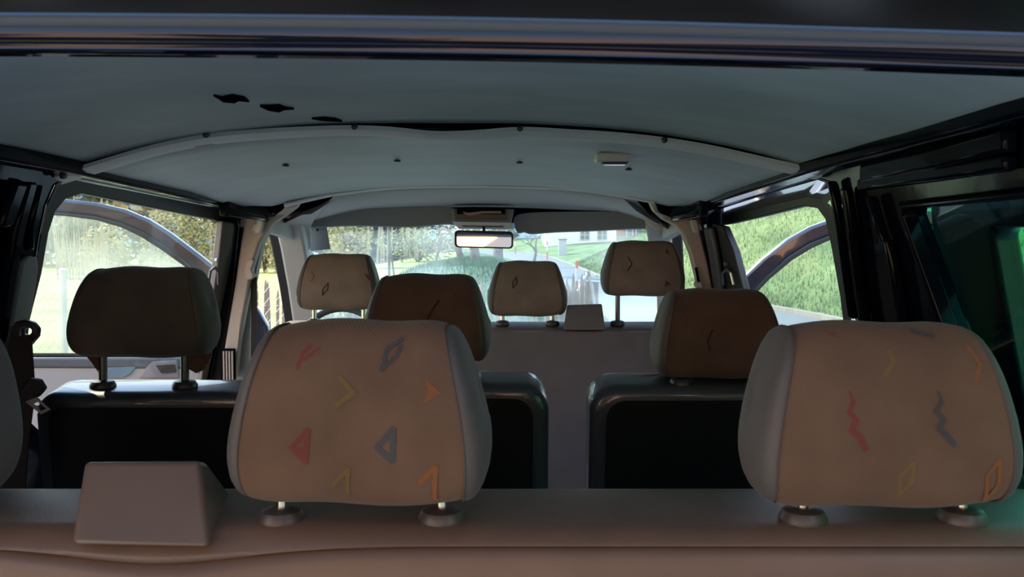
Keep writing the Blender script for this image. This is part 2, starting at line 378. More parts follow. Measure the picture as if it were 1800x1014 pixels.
# panes
def pane(side, pts, name, m, off):
    return struct(MB().prism([onwall(x, y, side, off) for x, y in pts], Vector((0.004 * side, 0, 0))).build(name, m, smooth=False))
pane(-1, [(x - 4, y) if x < 120 else (x + 4, y - 2) for x, y in glass_l], 'window_1', M['pane_side'], -0.05)
struct(MB().prism([p + Vector((-0.022, 0, 0)) for p in [wallp(0.71, -0.46, -1), wallp(1.31, -0.46, -1), wallp(1.46, 0.07, -1), wallp(0.71, 0.07, -1)]], Vector((-0.004, 0, 0))).build('window_2', M['pane_dark'], smooth=False))
struct(MB().prism([p + Vector((0.022, 0, 0)) for p in [wallp(0.71, -0.49, 1), wallp(1.36, -0.49, 1), wallp(1.56, 0.085, 1), wallp(0.71, 0.085, 1)]], Vector((0.004, 0, 0))).build('window_3', M['pane_green'], smooth=False))
# rear window seal band (right)
rr2 = [wallp(0.74, -0.46, 1), wallp(1.34, -0.47, 1), wallp(1.43, -0.2, 1), wallp(1.525, 0.055, 1), wallp(1.515, 0.066, 1), wallp(0.74, 0.066, 1)]
MB().prism([p + Vector((-0.006, 0, 0)) for p in rear_r], Vector((0.03, 0, 0)), [[p + Vector((-0.006, 0, 0)) for p in rr2]]).build('window_seal', M['paint_in'], wr, bevel=0.004)
# floor, roof, front end
struct(MB().box((-0.15, 2.4, CZ - 1.14), (1.75, 3.7, 0.05)).build('floor', M['carpet'], smooth=False))
def arch(y, wfac=1.0, top=0.30, edge=0.165, hw=0.83, n=16):
    r = []
    for k in range(n + 1):
        u = -1 + 2 * k / n
        r.append(Vector((-0.1475 + u * hw * wfac, y, CZ + edge + (top - edge) * (1 - abs(u) ** 3))))
    return r
struct(MB().grid([arch(0.60), arch(1.5, 1, 0.31), arch(2.5, 1, 0.30), arch(3.2, 1.0, 0.28), arch(3.9, 0.97, 0.235, 0.12), arch(4.05, 0.95, 0.19, 0.10)]).build('roof', M['black'], solid=0.012))
def liner_z(u, c, e, p=2.7): return e + (c - e) * (1 - abs(u) ** p)
# ---- headliner panels
def ceil_rows(yA, yB, xa, xb, cA, eA, cB, eB, n=40, m=14):
    rows = []
    for i in range(m + 1):
        t = i / m; y = yA + (yB - yA) * t; row = []
        for k in range(n + 1):
            u = -1 + 2 * k / n; x0 = xa[0] + (xb[0] - xa[0]) * t; x1 = xa[1] + (xb[1] - xa[1]) * t
            x = (x0 + x1) / 2 + u * (x1 - x0) / 2
            z = liner_z(u, cA + (cB - cA) * t, eA + (eB - eA) * t)
            z += 0.0025 * noise.noise(Vector((x * 5, y * 5, 0)))
            row.append(Vector((x, y, CZ + z)))
        rows.append(row)
    return rows
YC, YB = 1.87, 2.95
b = MB().grid(ceil_rows(0.66, YC, (-0.965, 0.65), (-0.965, 0.65), 0.262, 0.158, 0.262, 0.158))
# torn holes in the rear panel: dark cavity patches seated in the skin
b.mi = 1
def on_rear(px, py):
    r = ray(px, py); lo, hi = 0.5, 1.86
    best = None
    for k in range(200):
        d = lo + (hi - lo) * k / 199; q = CAM + r * (d / r.y); u = (q.x + 0.1575) / 0.8075
        if abs(u) < 1 and q.z - CZ >= liner_z(u, 0.262, 0.158) - 0.003: best = q; break
    return best
for hole in ([(375, 167), (390, 170), (408, 166), (430, 170), (438, 178), (420, 176), (412, 180), (392, 178), (385, 173)],
             [(457, 186), (478, 186), (492, 185), (500, 189), (517, 191), (500, 192), (490, 196), (472, 193)],
             [(548, 208), (570, 207), (590, 209), (601, 213), (585, 212), (565, 211)]):
    q = [on_rear(x, y) for x, y in hole]
    if all(q): b.prism([p + Vector((0, 0, -0.002)) for p in q], Vector((0, 0, 0.006)))
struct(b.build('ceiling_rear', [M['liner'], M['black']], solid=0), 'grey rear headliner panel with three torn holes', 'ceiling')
rows = []
n = 44
mcu = [((-0.955, 0.655), YC + 0.01, 0.250, 0.150), ((-0.955, 0.66), 2.45, 0.232, 0.138), ((-0.93, 0.65), 2.72, 0.219, 0.128), ((-0.80, 0.52), 2.95, 0.206, 0.14)]
for (x0, x1), y, c, e in mcu:
    rows.append([Vector(((x0 + x1) / 2 + (-1 + 2 * k / n) * (x1 - x0) / 2, y, CZ + liner_z(-1 + 2 * k / n, c, e, 2.5))) for k in range(n + 1)])
dense = []
for i in range(len(rows) - 1):
    for t in range(6): dense.append([a.lerp(c_, t / 6) + Vector((0, 0, 0.002 * noise.noise(Vector((a.x * 6, i * 3 + t, 0))))) for a, c_ in zip(rows[i], rows[i + 1])])
dense.append(rows[-1])
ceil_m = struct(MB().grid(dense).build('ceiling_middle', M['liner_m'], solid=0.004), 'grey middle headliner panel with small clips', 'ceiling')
def on_mid(px, py):
    r = ray(px, py)
    for k in range(400):
        d = 1.88 + 1.05 * k / 399; q = CAM + r * (d / r.y); t = (d - YC) / (YB - YC)
        c = 0.250 + (0.206 - 0.250) * t; e = 0.15 - 0.015 * t; u = (q.x + 0.15) / 0.8
        if q.z - CZ >= liner_z(max(-1, min(1, u)), c, e, 2.5) - 0.002: return q
    return CAM + r * (2.4 / r.y)
for px, py in [(502, 290), (698, 282), (913, 285), (1105, 297)]:
    q = on_mid(px, py)
    MB().lathe([(0.008, -0.004), (0.010, 0.0), (0.004, 0.003)], q, 8).build('clip', M['collar_dark'], ceil_m)
q = on_mid(1080, 273)
# ---- front headliner
fr0 = [P(x, y, 2.96) for x, y in [(588, 345), (640, 335), (700, 331), (780, 328), (850, 328), (930, 329), (1000, 334), (1060, 341), (1118, 351)]]
fr1 = [P(x, y, 3.55) for x, y in [(560, 372), (630, 358), (700, 352), (780, 349), (850, 348), (930, 349), (1000, 352), (1065, 360), (1140, 376)]]
fr2 = [P(x, y, 3.95) for x, y in [(540, 394), (620, 371), (700, 366), (780, 364), (850, 363), (930, 365), (1000, 368), (1090, 373), (1165, 402)]]
r0, r1, r2 = smoothpts(fr0, 4), smoothpts(fr1, 4), smoothpts(fr2, 4)
rows = []
for k in range(13):
    t = k / 12
    rows.append([(a * (1 - t) * (1 - 2 * t) + m_ * 4 * t * (1 - t) + c_ * t * (2 * t - 1)) for a, m_, c_ in zip(r0, r1, r2)])
struct(MB().grid(rows).build('ceiling_front', M['liner_f'], solid=0.004), 'pale front headliner above the sun visors', 'ceiling')
# ---- trim strips between the panels
tc_px = [(88, 314), (180, 286), (270, 260), (360, 242), (450, 233), (540, 228), (620, 226), (690, 229), (760, 236), (830, 235), (915, 229), (1000, 233), (1080, 238), (1165, 247), (1250, 261), (1340, 281), (1444, 304)]
path = smoothpts([P(x, y + 3, YC - 0.015) for x, y in tc_px], 4)
bb = MB(); rws = []
for p in path:
    rws.append([p + Vector((0, -0.006, 0.010)), p + Vector((0, -0.014, 0.0)), p + Vector((0, 0.004, -0.006)), p + Vector((0, 0.040, -0.007)), p + Vector((0, 0.046, 0.004)), p + Vector((0, 0.03, 0.012))])
bb.rings(rws)
trim_c = struct(bb.build('trim_1', M['strip'], bevel=0), 'light grey trim strip across the headliner with five fasteners', 'trim')
for px, py in [(113, 313), (364, 241), (624, 227), (914, 230), (1167, 250), (1421, 303)]:
    q = P(px, py, YC - 0.022)
    MB().lathe([(0.0065, -0.004), (0.0065, 0.004), (0.003, 0.006)], q + Vector((0, -0.004, 0.004)), 10, Matrix.Rotation(math.radians(90), 3, 'X')).build('fastener', M['collar_dark'], trim_c)
# dark gap above the strip where it droops
bb = MB().prism([P(x, y, YC - 0.004) for x, y in [(630, 224), (760, 226), (900, 226), (830, 233), (760, 235), (690, 229)]], Vector((0, 0.004, 0)))
bb.build('gap', M['black'], trim_c)
tb_px = [(432, 376, 2.93), (500, 361, 2.94), (560, 347, 2.95), (600, 340, 2.95), (700, 329, 2.95), (850, 327, 2.95), (1000, 332, 2.95), (1080, 342, 2.95), (1150, 355, 2.94)]
path = smoothpts([P(x, y, d - 0.01) for x, y, d in tb_px[1:]], 5)
bb = MB(); rws = [[p + Vector((0, -0.004, 0.006)), p + Vector((0, -0.010, 0.0)), p + Vector((0, 0.004, -0.005)), p + Vector((0, 0.02, -0.005)), p + Vector((0, 0.02, 0.006))] for p in path]
bb.rings(rws)
struct(bb.build('trim_2', M['strip']), 'thin pale trim strip above the front seats', 'trim')
# dark roof rails above the sliding openings up to the front pillars
for side in (-1, 1):
    b = MB(); pts = [wallp(d, h, side, o_) for d, h, o_ in [(0.64, 0.172, 0.03), (1.8, 0.167, 0.03), (2.75, 0.143, 0.04), (3.3, 0.125, 0.02)]]
    b.bar(pts, Vector((0, 0, 1)), 0.016, 0.05, up=Vector((1, 0, 0)))
    pts = [wallp(d, h, side, o_) for d, h, o_ in [(2.72, 0.125, 0.07), (3.0, 0.12, 0.10), (3.2, 0.115, 0.08)]]
    b.bar(pts, Vector((0, 0, 1)), 0.028, 0.03, up=Vector((1, 0, 0)))
    b2_ = MB(); pts = [wallp(d, h, side, o_) for d, h, o_ in [(3.14, 0.115, 0.0), (3.6, 0.09, 0.01), (3.9, 0.06, 0.02)]]
    b2_.bar(pts, Vector((0, 0, 1)), 0.04, 0.05, up=Vector((1, 0, 0)))
    struct(b2_.build('trim_%d' % (19 if side < 0 else 20), M['greyt'], bevel=0.008), 'pale trim over the %s front door opening' % ('left' if side < 0 else 'right'), 'trim')
    struct(b.build('trim_%d' % (3 if side < 0 else 4), M['paint_in'], bevel=0.006), None)
# ---- tailgate aperture header and open tailgate
hd = 0.70
lo = [P(x, y, hd) for x, y in [(-1180, 100), (-600, 95), (-60, 94), (300, 96), (700, 100), (1100, 108), (1500, 119), (1860, 133), (2330, 152)]]
hi = [P(x, y, hd - 0.05) for x, y in [(-1180, 30), (-600, 25), (-60, 24), (300, 26), (700, 30), (1100, 36), (1500, 46), (1860, 58), (2330, 75)]]
rows = []
for a, c_ in zip(smoothpts(lo, 5), smoothpts(hi, 5)):
    c_ = Vector((c_.x, a.y - 0.004, c_.z)); mid = a.lerp(c_, 0.5) + Vector((0, -0.002, 0))
    rows.append([a + Vector((0, 0.03, 0.012)), a + Vector((0, 0.006, -0.001)), a + Vector((0, -0.004, 0.002)), a.lerp(c_, 0.25) + Vector((0, -0.0015, 0)), mid, a.lerp(c_, 0.75) + Vector((0, -0.0015, 0)), c_, c_ + Vector((0, 0.02, 0.05)), a + Vector((0, 0.06, 0.12)), a + Vector((0, 0.08, 0.05))])
b = MB().rings(rows)
struct(b.build('trim_5', M['header'], ang=60), 'glossy black rear roof header above the tailgate opening', 'trim')
tg = thing('tailgate', (0.0, 0.2, CZ + 0.3), 'open dark tailgate overhead along the very top edge, behind the roof header', 'tailgate')
e0 = [P(x, y, 0.60) for x, y in [(-1500, 40), (-800, 36), (-120, 36), (300, 38), (700, 42), (1100, 50), (1500, 62), (1920, 76), (2500, 96)]]
sp = smoothpts(e0, 5)
b = MB().tube([p + Vector((0, -0.004, 0.0)) for p in sp], 0.0052, 12); b.build('weatherstrip', mat('blue_grey_rubber', (0.11, 0.125, 0.15), 0.5), tg)
r_a = [p + Vector((0, -0.02, 0.010)) for p in sp]; r_b = [p + Vector((0, -0.30, 0.030)) for p in sp]; r_c = [p + Vector((0, -0.95, 0.10)) for p in sp]
b = MB().grid([r_a, r_b, r_c]); b.build('inner_panel', M['brush'], tg, solid=0.02)
# ---- front end: pillars, windscreen, dashboard
for side, pts in ((-1, [(497, 372, 3.70), (510, 430, 3.85), (522, 500, 4.05), (533, 580, 4.25), (540, 680, 4.4)]), (1, [(1164, 385, 3.70), (1168, 430, 3.85), (1173, 500, 4.05), (1172, 580, 4.25), (1172, 680, 4.4)])):
    ps = pl(pts, 0)
    b = MB().bar([p + Vector((-side * 0.018, 0, 0)) for p in ps], Vector((1, 0, 0)), 0.055 if side < 0 else [.055, .05, .034, .03, .03], 0.07)
    struct(b.build('trim_%d' % (6 if side < 0 else 7), M['greyt'], bevel=0.012), 'grey front pillar trim on the %s' % ('left' if side < 0 else 'right'), 'trim')
    b = MB().bar([p + Vector((side * 0.055, 0.03, 0)) for p in ps], Vector((1, 0, 0)), 0.03, 0.05)
    struct(b.build('trim_%d' % (8 if side < 0 else 9), M['rubber'], bevel=0.008), 'black door seal on the %s front pillar' % ('left' if side < 0 else 'right'), 'trim')
struct(MB().prism([P(505, 392, 3.96), P(1180, 392, 3.96), P(1215, 620, 4.75), P(520, 620, 4.75)], Vector((0, 0.003, 0.004))).build('window_4', M['pane_wind'], smooth=False))
struct(MB().prism([P(480, 365, 4.0), P(1215, 365, 4.0), P(1215, 392, 3.98), P(480, 392, 3.98)], Vector((0, 0.05, 0.03))).build('trim_10', M['black'], smooth=False), None)
b = MB().prism([P(540, 590, 4.35), P(1170, 590, 4.35), P(1190, 700, 4.2), P(520, 700, 4.2)], Vector((0, 0.5, -0.03)))
dash = tag(b.build('dashboard', M['dash'], bevel=0.03), 'dark dashboard below the windscreen', 'dashboard')
b = MB().prism([Vector((-1.03, 4.92, CZ - 1.2)), Vector((0.74, 4.92, CZ - 1.2)), Vector((0.74, 4.92, CZ - 0.48)), Vector((-1.03, 4.92, CZ - 0.48))], Vector((0, 0.25, 0)))
struct(b.build('wall_front', M['dash'], smooth=False))
sw = thing('steering_wheel', P(600, 610, 3.75), 'dark steering wheel, just its top rim below the driver headrest', 'steering wheel')
ctr = P(596, 606, 3.78); tilt = Matrix.Rotation(math.radians(-28), 3, 'X')
b = MB().tube([ctr + tilt @ Vector((0.17 * math.cos(a), 0, 0.17 * math.sin(a))) for a in [2 * math.pi * k / 40 for k in range(41)]], 0.014, 10, False); b.build('rim', M['dash'], sw)
b = MB().lathe([(0.02, -0.03), (0.07, -0.02), (0.075, 0.02), (0.03, 0.03)], ctr, 20, tilt @ Matrix.Rotation(math.radians(90), 3, 'X')); b.build('hub', M['dash'], sw)
for a in (math.radians(0), math.radians(180), math.radians(270)):
    b = MB().tube([ctr + tilt @ Vector((0.06 * math.cos(a), 0, 0.06 * math.sin(a))), ctr + tilt @ Vector((0.165 * math.cos(a), 0, 0.165 * math.sin(a)))], 0.014, 8); b.build('spoke', M['dash'], sw)

# ---- corner pieces of the front headliner
b = MB().prism(pl([(600, 343, 2.99), (572, 362, 3.3), (553, 385, 3.7), (546, 400, 3.85), (548, 432, 3.9), (540, 446, 3.9), (512, 450, 3.9), (500, 442, 3.85), (496, 418, 3.78), (480, 404, 3.7), (468, 398, 3.66), (500, 392, 3.6), (530, 378, 3.4), (545, 378, 3.35)], 0), Vector((-0.01, 0.05, 0.015)))
struct(b.build('trim_11', M['greyt'], bevel=0.006), 'grey headliner corner above the left front pillar', 'trim')
b = MB().prism(pl([(1085, 345, 2.99), (1110, 362, 3.2), (1138, 384, 3.55), (1150, 398, 3.8), (1160, 420, 3.9), (1180, 426, 3.9), (1186, 416, 3.8), (1192, 412, 3.72), (1176, 404, 3.6), (1148, 390, 3.4), (1118, 371, 3.15), (1098, 351, 2.99)], 0), Vector((0.01, 0.05, 0.015)))
t12 = struct(b.build('trim_12', M['greyt'], bevel=0.006), 'grey headliner corner above the right front pillar with an oval recess', 'trim')
c_ = P(1148, 392, 3.52)
b = MB().lathe([(0.030, 0.0), (0.034, 0.006), (0.026, 0.010)], (0, 0, 0), 20)
rot = Matrix.Rotation(math.radians(38), 3, 'Y') @ Matrix.Rotation(math.radians(90), 3, 'X') @ Matrix.Diagonal((1.35, 0.6, 1))
b.v = [c_ + rot @ v + Vector((0, -0.01, 0)) for v in b.v]; b.build('recess_ring', M['white'], t12)
# ---- B pillar trims (cream) and jambs
left_b = [(430, 380), (482, 379), (497, 368), (503, 351), (528, 350), (520, 363), (500, 378), (478, 393), (456, 425), (442, 470), (434, 520), (420, 600), (413, 665), (386, 665), (396, 600), (413, 500), (424, 420), (428, 398)]
b = MB().prism([P(x, y, 3.10 if y > 370 else 2.97) for x, y in left_b], Vector((0, 0.05, 0)))
tbl = struct(b.build('trim_13', M['cream'], bevel=0.008), 'cream pillar trim behind the driver seat', 'trim')
b = MB().prism([P(x, y, 3.16) for x, y in [(478, 393), (462, 425), (452, 470), (442, 520), (439, 600), (437, 680), (410, 680), (415, 600), (430, 520), (440, 470)]], Vector((0, 0.04, 0)))
b.build('inner_jamb', M['greyt'], tbl, bevel=0.004)
b = MB().prism([P(x, y, 3.155) for x, y in [(432, 490), (436, 492), (430, 560), (416, 572), (418, 556)]], Vector((0, -0.004, 0))); b.build('slot', M['black'], tbl)
# ribbed vent low on the pillar
b = MB().box(P(401, 640, 3.08), (0.05, 0.012, 0.11)); vt = b.build('vent', M['black'], tbl)
for k in range(4):
    MB().box(P(394 + k * 5, 642, 3.07), (0.0045, 0.012, 0.10)).build('slat', M['cream'], vt)
right_b = [(1142, 354), (1152, 353), (1157, 368), (1168, 378), (1185, 384), (1222, 384), (1228, 398), (1234, 420), (1246, 470), (1258, 540), (1266, 600), (1272, 665), (1246, 665), (1236, 560), (1225, 490), (1214, 445), (1200, 410), (1188, 396), (1165, 384), (1150, 370)]
b = MB().prism([P(x, y, 3.10 if y > 376 else 2.97) for x, y in right_b], Vector((0, 0.05, 0)))
tbr = struct(b.build('trim_14', M['cream'], bevel=0.008), 'cream pillar trim beside the open right front door', 'trim')
b = MB().prism([P(x, y, 3.09) for x, y in [(1222, 470), (1226, 470), (1238, 535), (1233, 535)]], Vector((0, 0.01, 0))); b.build('slot', M['black'], tbr)
for side, nm, pts in ((-1, 'trim_17', [(385, 378), (446, 392), (442, 470), (428, 560), (420, 690), (360, 690), (380, 560), (405, 450)]), (1, 'trim_18', [(1212, 384), (1262, 392), (1272, 450), (1290, 560), (1306, 690), (1250, 690), (1240, 560), (1225, 450)])):
    struct(MB().prism(pl(pts, 3.2), Vector((0, 0.05, 0))).build(nm, M['rubber'], bevel=0.004), 'black centre pillar on the %s' % ('left' if side < 0 else 'right'), 'trim')
# door pillars behind: latch posts
b = MB().prism([onwall(x, y, -1, -0.01) for x, y in [(392, 388), (424, 392), (402, 560), (382, 690), (352, 690), (372, 540), (384, 460)]], Vector((-0.03, 0.02, 0)))
lpl = struct(b.build('trim_15', mat('door_pillar_vinyl', (0.17, 0.14, 0.135), 0.55), bevel=0.006), 'brown grey latch pillar at the left side window', 'trim')
q = onwall(380, 458, -1, 0.0); MB().lathe([(0.008, -0.004), (0.008, 0.004)], q, 12, Matrix.Rotation(math.radians(90), 3, 'Y')).build('bolt', M['steel'], lpl)
MB().tube([onwall(x, y, -1, 0.004) for x, y in [(366, 500), (370, 476), (378, 470), (384, 478), (384, 500)]], 0.005, 8).build('striker', M['darkpost'], lpl)
b = MB().prism([onwall(x, y, 1, -0.01) for x, y in [(1250, 392), (1270, 398), (1288, 440), (1306, 510), (1330, 690), (1280, 690), (1268, 560), (1254, 450)]], Vector((0.03, 0.02, 0)))
lpr = struct(b.build('trim_16', M['rubber'], bevel=0.006), 'black latch pillar at the right door opening', 'trim')
q = onwall(1275, 464, 1, 0.0); MB().lathe([(0.008, -0.004), (0.008, 0.004)], q, 12, Matrix.Rotation(math.radians(90), 3, 'Y')).build('bolt', M['steel'], lpr)
MB().tube([onwall(x, y, 1, 0.004) for x, y in [(1272, 500), (1270, 480), (1278, 474), (1285, 480), (1290, 500)]], 0.005, 8).build('striker', M['steel'], lpr)
b = MB().bar([onwall(x, y, 1, 0.005) for x, y in [(1246, 400), (1256, 450), (1272, 560), (1290, 680)]], Vector((0, 1, 0)), 0.05, 0.02, up=Vector((1, 0, 0)))
b.build('pillar_pad', mat('dark_pad', (0.07, 0.075, 0.09), 0.45), lpr, bevel=0.008)

# =================================================================== SEATS
def headrest(root, px, d, ztop, zbot, W=0.30, depth=0.115, posts=(-0.09, 0.09), seat_z=-0.30, motifs=(), cl=None, side=None, post='chrome', collar='collar', label=None, yaw=0.0, motif_d=None, taper=0.73, tear=False, pdy=-0.018, pr=0.0062):
    """cushion + two side panels + posts + collars. px = centre column, d = distance of the cushion middle, z relative to the camera."""
    xc = P(px, 435, d).x; zc = (ztop + zbot) / 2; hh = (ztop - zbot) / 2; hd = depth / 2
    B = 0.022; wb = W / 2 - B
    cl = cl or M['cloth']; side = side or M['side']
    def wc(s):  # s = z/hh in -1..1
        s = max(-1, min(1, s)); t = (s + 1) / 2
        return wb * (1.0 - (1 - taper) * t ** 1.6 - 0.10 * (1 - t) ** 5)
    Rz = Matrix.Rotation(yaw, 3, 'Z'); org = Vector((xc, d, CZ + zc))
    N = 44; loop = []
    for k in range(N):
        a = 2 * math.pi * k / N; c, s_ = math.cos(a), math.sin(a); e = 2 / 3.2
        y = hd * math.copysign(abs(c) ** e, c); z = hh * math.copysign(abs(s_) ** e, s_)
        y += 0.012 * (z / hh) - (0.006 * (1 - (z / hh) ** 2) if y < 0 else 0)
        loop.append((y, z))
    def W3(v): return org + Rz @ v
    # central cloth panel
    rows = []; n = 16
    for i in range(n + 1):
        u = -1 + 2 * i / n; sc = 1.0 - 0.055 * abs(u) ** 5
        rows.append([W3(Vector((u * wc(z / hh), y * sc, z * sc - 0.0015 * math.sin(u * 5)))) for y, z in loop])
    b = MB(); b.grid(rows, True)
    def yback(x, z):
        s_ = max(-0.99, min(0.99, z / hh)); y = -hd * (1 - abs(s_) ** 3.2) ** (1 / 3.2) + 0.012 * s_ - 0.006 * (1 - s_ * s_)
        u = min(1, abs(x) / wc(s_)); return y * (1.0 - 0.055 * u ** 5)
    names = ['red', 'blue', 'yellow', 'orange', 'dark', 'fred']
    for mname, kind, pts, wdt in motifs:
        b.mi = 1 + names.index(mname)
        loc = []
        for qx, qy in pts:
            r = ray(qx, qy); dd = d - hd - 0.003
            for _ in range(4):
                w3 = CAM + r * (dd / r.y); l3 = Rz.inverted() @ (w3 - org); dd = (org + Rz @ Vector((l3.x, yback(l3.x, l3.z), l3.z))).y
            loc.append((l3.x, l3.z))
        def S(x, z): return W3(Vector((x, yback(x, z) - 0.0008, z)))
        if kind == 'fill':
            b.add([S(*p) for p in loc], [tuple(range(len(loc)))])
        else:
            if kind == 'loop': loc = loc + [loc[0]]
            for j in range(len(loc) - 1):
                a = Vector(loc[j]); c = Vector(loc[j + 1]); t = (c - a)
                if t.length < 1e-6: continue
                nrm = Vector((-t.y, t.x)).normalized() * wdt / 2; t.normalize(); a = a - t * wdt * 0.3; c = c + t * wdt * 0.3
                m_ = max(1, int((c - a).length / 0.01))
                for q in range(m_):
                    p0 = a.lerp(c, q / m_); p1 = a.lerp(c, (q + 1) / m_)
                    b.add([S(*(p0 - nrm)), S(*(p1 - nrm)), S(*(p1 + nrm)), S(*(p0 + nrm))], [(0, 1, 2, 3)])
    h = b.build('headrest', [cl] + [M['m_' + k] for k in names], root, ang=70, label=label)
    # side panels
    for sg in (-1, 1):
        rows = []
        for i in range(9):
            t = i / 8; t2 = math.sin(t * math.pi / 2); sc = 0.945 * max(0.0, 1 - t2 ** 2.6) ** (1 / 2.4) if i < 8 else 0.08
            rows.append([W3(Vector((sg * (wc(z / hh * (0.25 + 0.75 * min(1, sc))) + B * t2 * (1 - 0.15 * (z * sc / hh))), y * sc, z * sc)) ) for y, z in loop])
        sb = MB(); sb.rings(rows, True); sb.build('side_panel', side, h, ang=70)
        # seam welt
        sb = MB(); sb.tube([W3(Vector((sg * wc(z / hh), y * 0.952, z * 0.952))) for y, z in loop + loop[:1]], 0.0011, 5, False); sb.build('seam', M['seam'], h)
    for xo in posts:
        p0 = org + Vector((xo, pdy + 0.004, -hh + 0.03)); p1 = Vector((xc + xo, d + pdy, CZ + seat_z - 0.02))
        MB().tube([p0, p1], pr, 12).build('post', M[post], h)
        c = Vector((xc + xo, d + pdy, CZ + seat_z))
        MB().lathe([(0.020, -0.012), (0.0265, -0.004), (0.0265, 0.002), (0.022, 0.009), (0.012, 0.012), (0.0075, 0.012)], c, 24).build('collar', M[collar], h)
    if tear:
        for pts in ([(148, 622), (178, 624), (183, 640), (180, 655), (176, 662), (170, 650), (160, 636)], [(320, 626), (372, 622), (366, 636), (358, 650), (345, 656), (330, 648)]):
            MB().prism([P(x, y, d - 0.02) for x, y in pts], Vector((0, 0.006, 0))).build('torn_cover', M['cloth_brown'], h, label='torn brown cover edge')
        tb = MB()
        for k in range(26):
            x0 = 348 + random.random() * 22; y0 = 655 - (x0 - 348) * 1.3 + random.uniform(-3, 2)
            p0 = P(x0, y0, d - 0.018); tb.tube([p0, p0 + Vector((random.uniform(-.004, .006), 0, -random.uniform(.002, .008)))], 0.0004, 3)
        tb.build('frayed_thread', M['white'], h)
    return h

def backrest(root, x0, x1, d_rear, ztop, thick, zbot, mcush, mback, rad=0.06, rim=0.035, rnd=(True, True), slope=0.02, name='backrest'):
    """cushion block with rounded upper corners + inset rear shell"""
    def outline(x0, x1, zt, r, inset=0.0):
        pts = [(x0, zbot)]
        if rnd[0]:
            for k in range(7): a = math.pi - k / 6 * math.pi / 2; pts.append((x0 + r + r * math.cos(a), zt - r + r * math.sin(a)))
        else: pts.append((x0, zt))
        if rnd[1]:
            for k in range(7): a = math.pi / 2 - k / 6 * math.pi / 2; pts.append((x1 - r + r * math.cos(a), zt - r + r * math.sin(a)))
        else: pts.append((x1, zt))
        pts.append((x1, zbot)); return pts
    lean = 0.10
    def W3(x, z, y): return Vector((x, y - lean * (z - ztop) * -1 * -1, CZ + z))
    prof = [(0.0, 0.022), (0.004, 0.010), (0.014, 0.002), (0.03, 0.0), (thick - 0.03, 0.0), (thick - 0.012, 0.004), (thick - 0.003, 0.014), (thick, 0.030)]
    rows = []
    for y, ins in prof:
        o = outline(x0 + ins, x1 - ins, ztop - ins - slope * (1 - y / thick), rad)
        rows.append([W3(x, z, d_rear + y) for x, z in o])
    b = MB().rings(rows); bk = b.build(name, mcush, root, ang=50)
    o = outline(x0 + rim, x1 - rim, ztop - rim - slope * 0.6, max(0.02, rad - rim * 0.4))
    MB().prism([W3(x, z, d_rear + 0.004) for x, z in o], Vector((0, -0.012, 0))).build('back_panel', mback, root, bevel=0.006, seg=3)
    return bk

# ---- third row bench (nearest)
b3 = thing('rear_bench', (-0.15, 1.0, CZ - 1.1), 'grey brown vinyl rear bench nearest the camera, its back filling the bottom', 'seat')
zs = -0.300
xs = [-0.96 + 1.60 * k / 120 for k in range(121)]
rows = []
xb = P(245, 900, 0.87).x
for x in xs:
    g = math.exp(-((x - xb) / 0.085) ** 2); g2 = math.exp(-((x - xb) / 0.14) ** 2)
    w_ = 0.0016 * noise.noise(Vector((x * 9, 0, 0)))
    cr = 0.003 * math.exp(-((x - P(637, 900, .95).x) / 0.2) ** 2)
    prof = [(1.12, -0.78), (1.13, -0.36), (1.12, -0.318), (1.10, zs - 0.004), (1.07, zs + 0.002 + w_), (1.0, zs - 0.001 + w_), (0.96, zs - 0.002 + cr), (0.932, zs - 0.003), (0.913, zs - 0.008 - 0.006 * g2), (0.905, zs - 0.012 - 0.010 * g2),
            (0.9035, zs - 0.0145 - 0.014 * g2), (0.909, zs - 0.0165 - 0.016 * g2), (0.902, zs - 0.0185 - 0.017 * g2), (0.8975, zs - 0.025 - 0.018 * g2), (0.893, zs - 0.045 - 0.012 * g2), (0.880, zs - 0.12), (0.82, -0.78)]
    rows.append([Vector((x, y + (0.012 if 0.85 < y < 0.92 else 0) - 0.008 * g * (1 if z < zs - .015 else 0), CZ + z)) for y, z in prof])
MB().rings(rows).build('backrest', M['vinyl'], b3, ang=75)
MB().box((-0.15, 1.36, CZ - 0.72), (1.58, 0.50, 0.15)).build('seat_cushion', M['vinyl'], b3, bevel=0.04, seg=4)
for x in (-0.8, 0.5): MB().box((x, 1.3, CZ - 0.95), (0.06, 0.4, 0.32)).build('leg', M['rubber'], b3)
mot_l = [('red', 'line', [(566, 592), (533, 620), (523, 648)], 0.0045), ('red', 'line', [(562, 612), (535, 632)], 0.0035),
         ('blue', 'line', [(706, 595), (680, 613), (671, 650)], 0.0045), ('blue', 'line', [(704, 607), (698, 624), (672, 648)], 0.004),
         ('yellow', 'line', [(598, 664), (621, 690), (592, 712)], 0.0055), ('orange', 'fill', [(748, 664), (774, 690), (742, 710), (752, 690)], 0),
         ('red', 'line', [(541, 756), (514, 786), (537, 812), (541, 756)], 0.006), ('red', 'fill', [(518, 787), (540, 783), (537, 810)], 0),
         ('blue', 'line', [(691, 754), (663, 787), (690, 810), (691, 754)], 0.006),
         ('yellow', 'line', [(586, 852), (612, 824), (611, 866)], 0.0045), ('orange', 'line', [(738, 848), (766, 820), (764, 876)], 0.005),
         ]
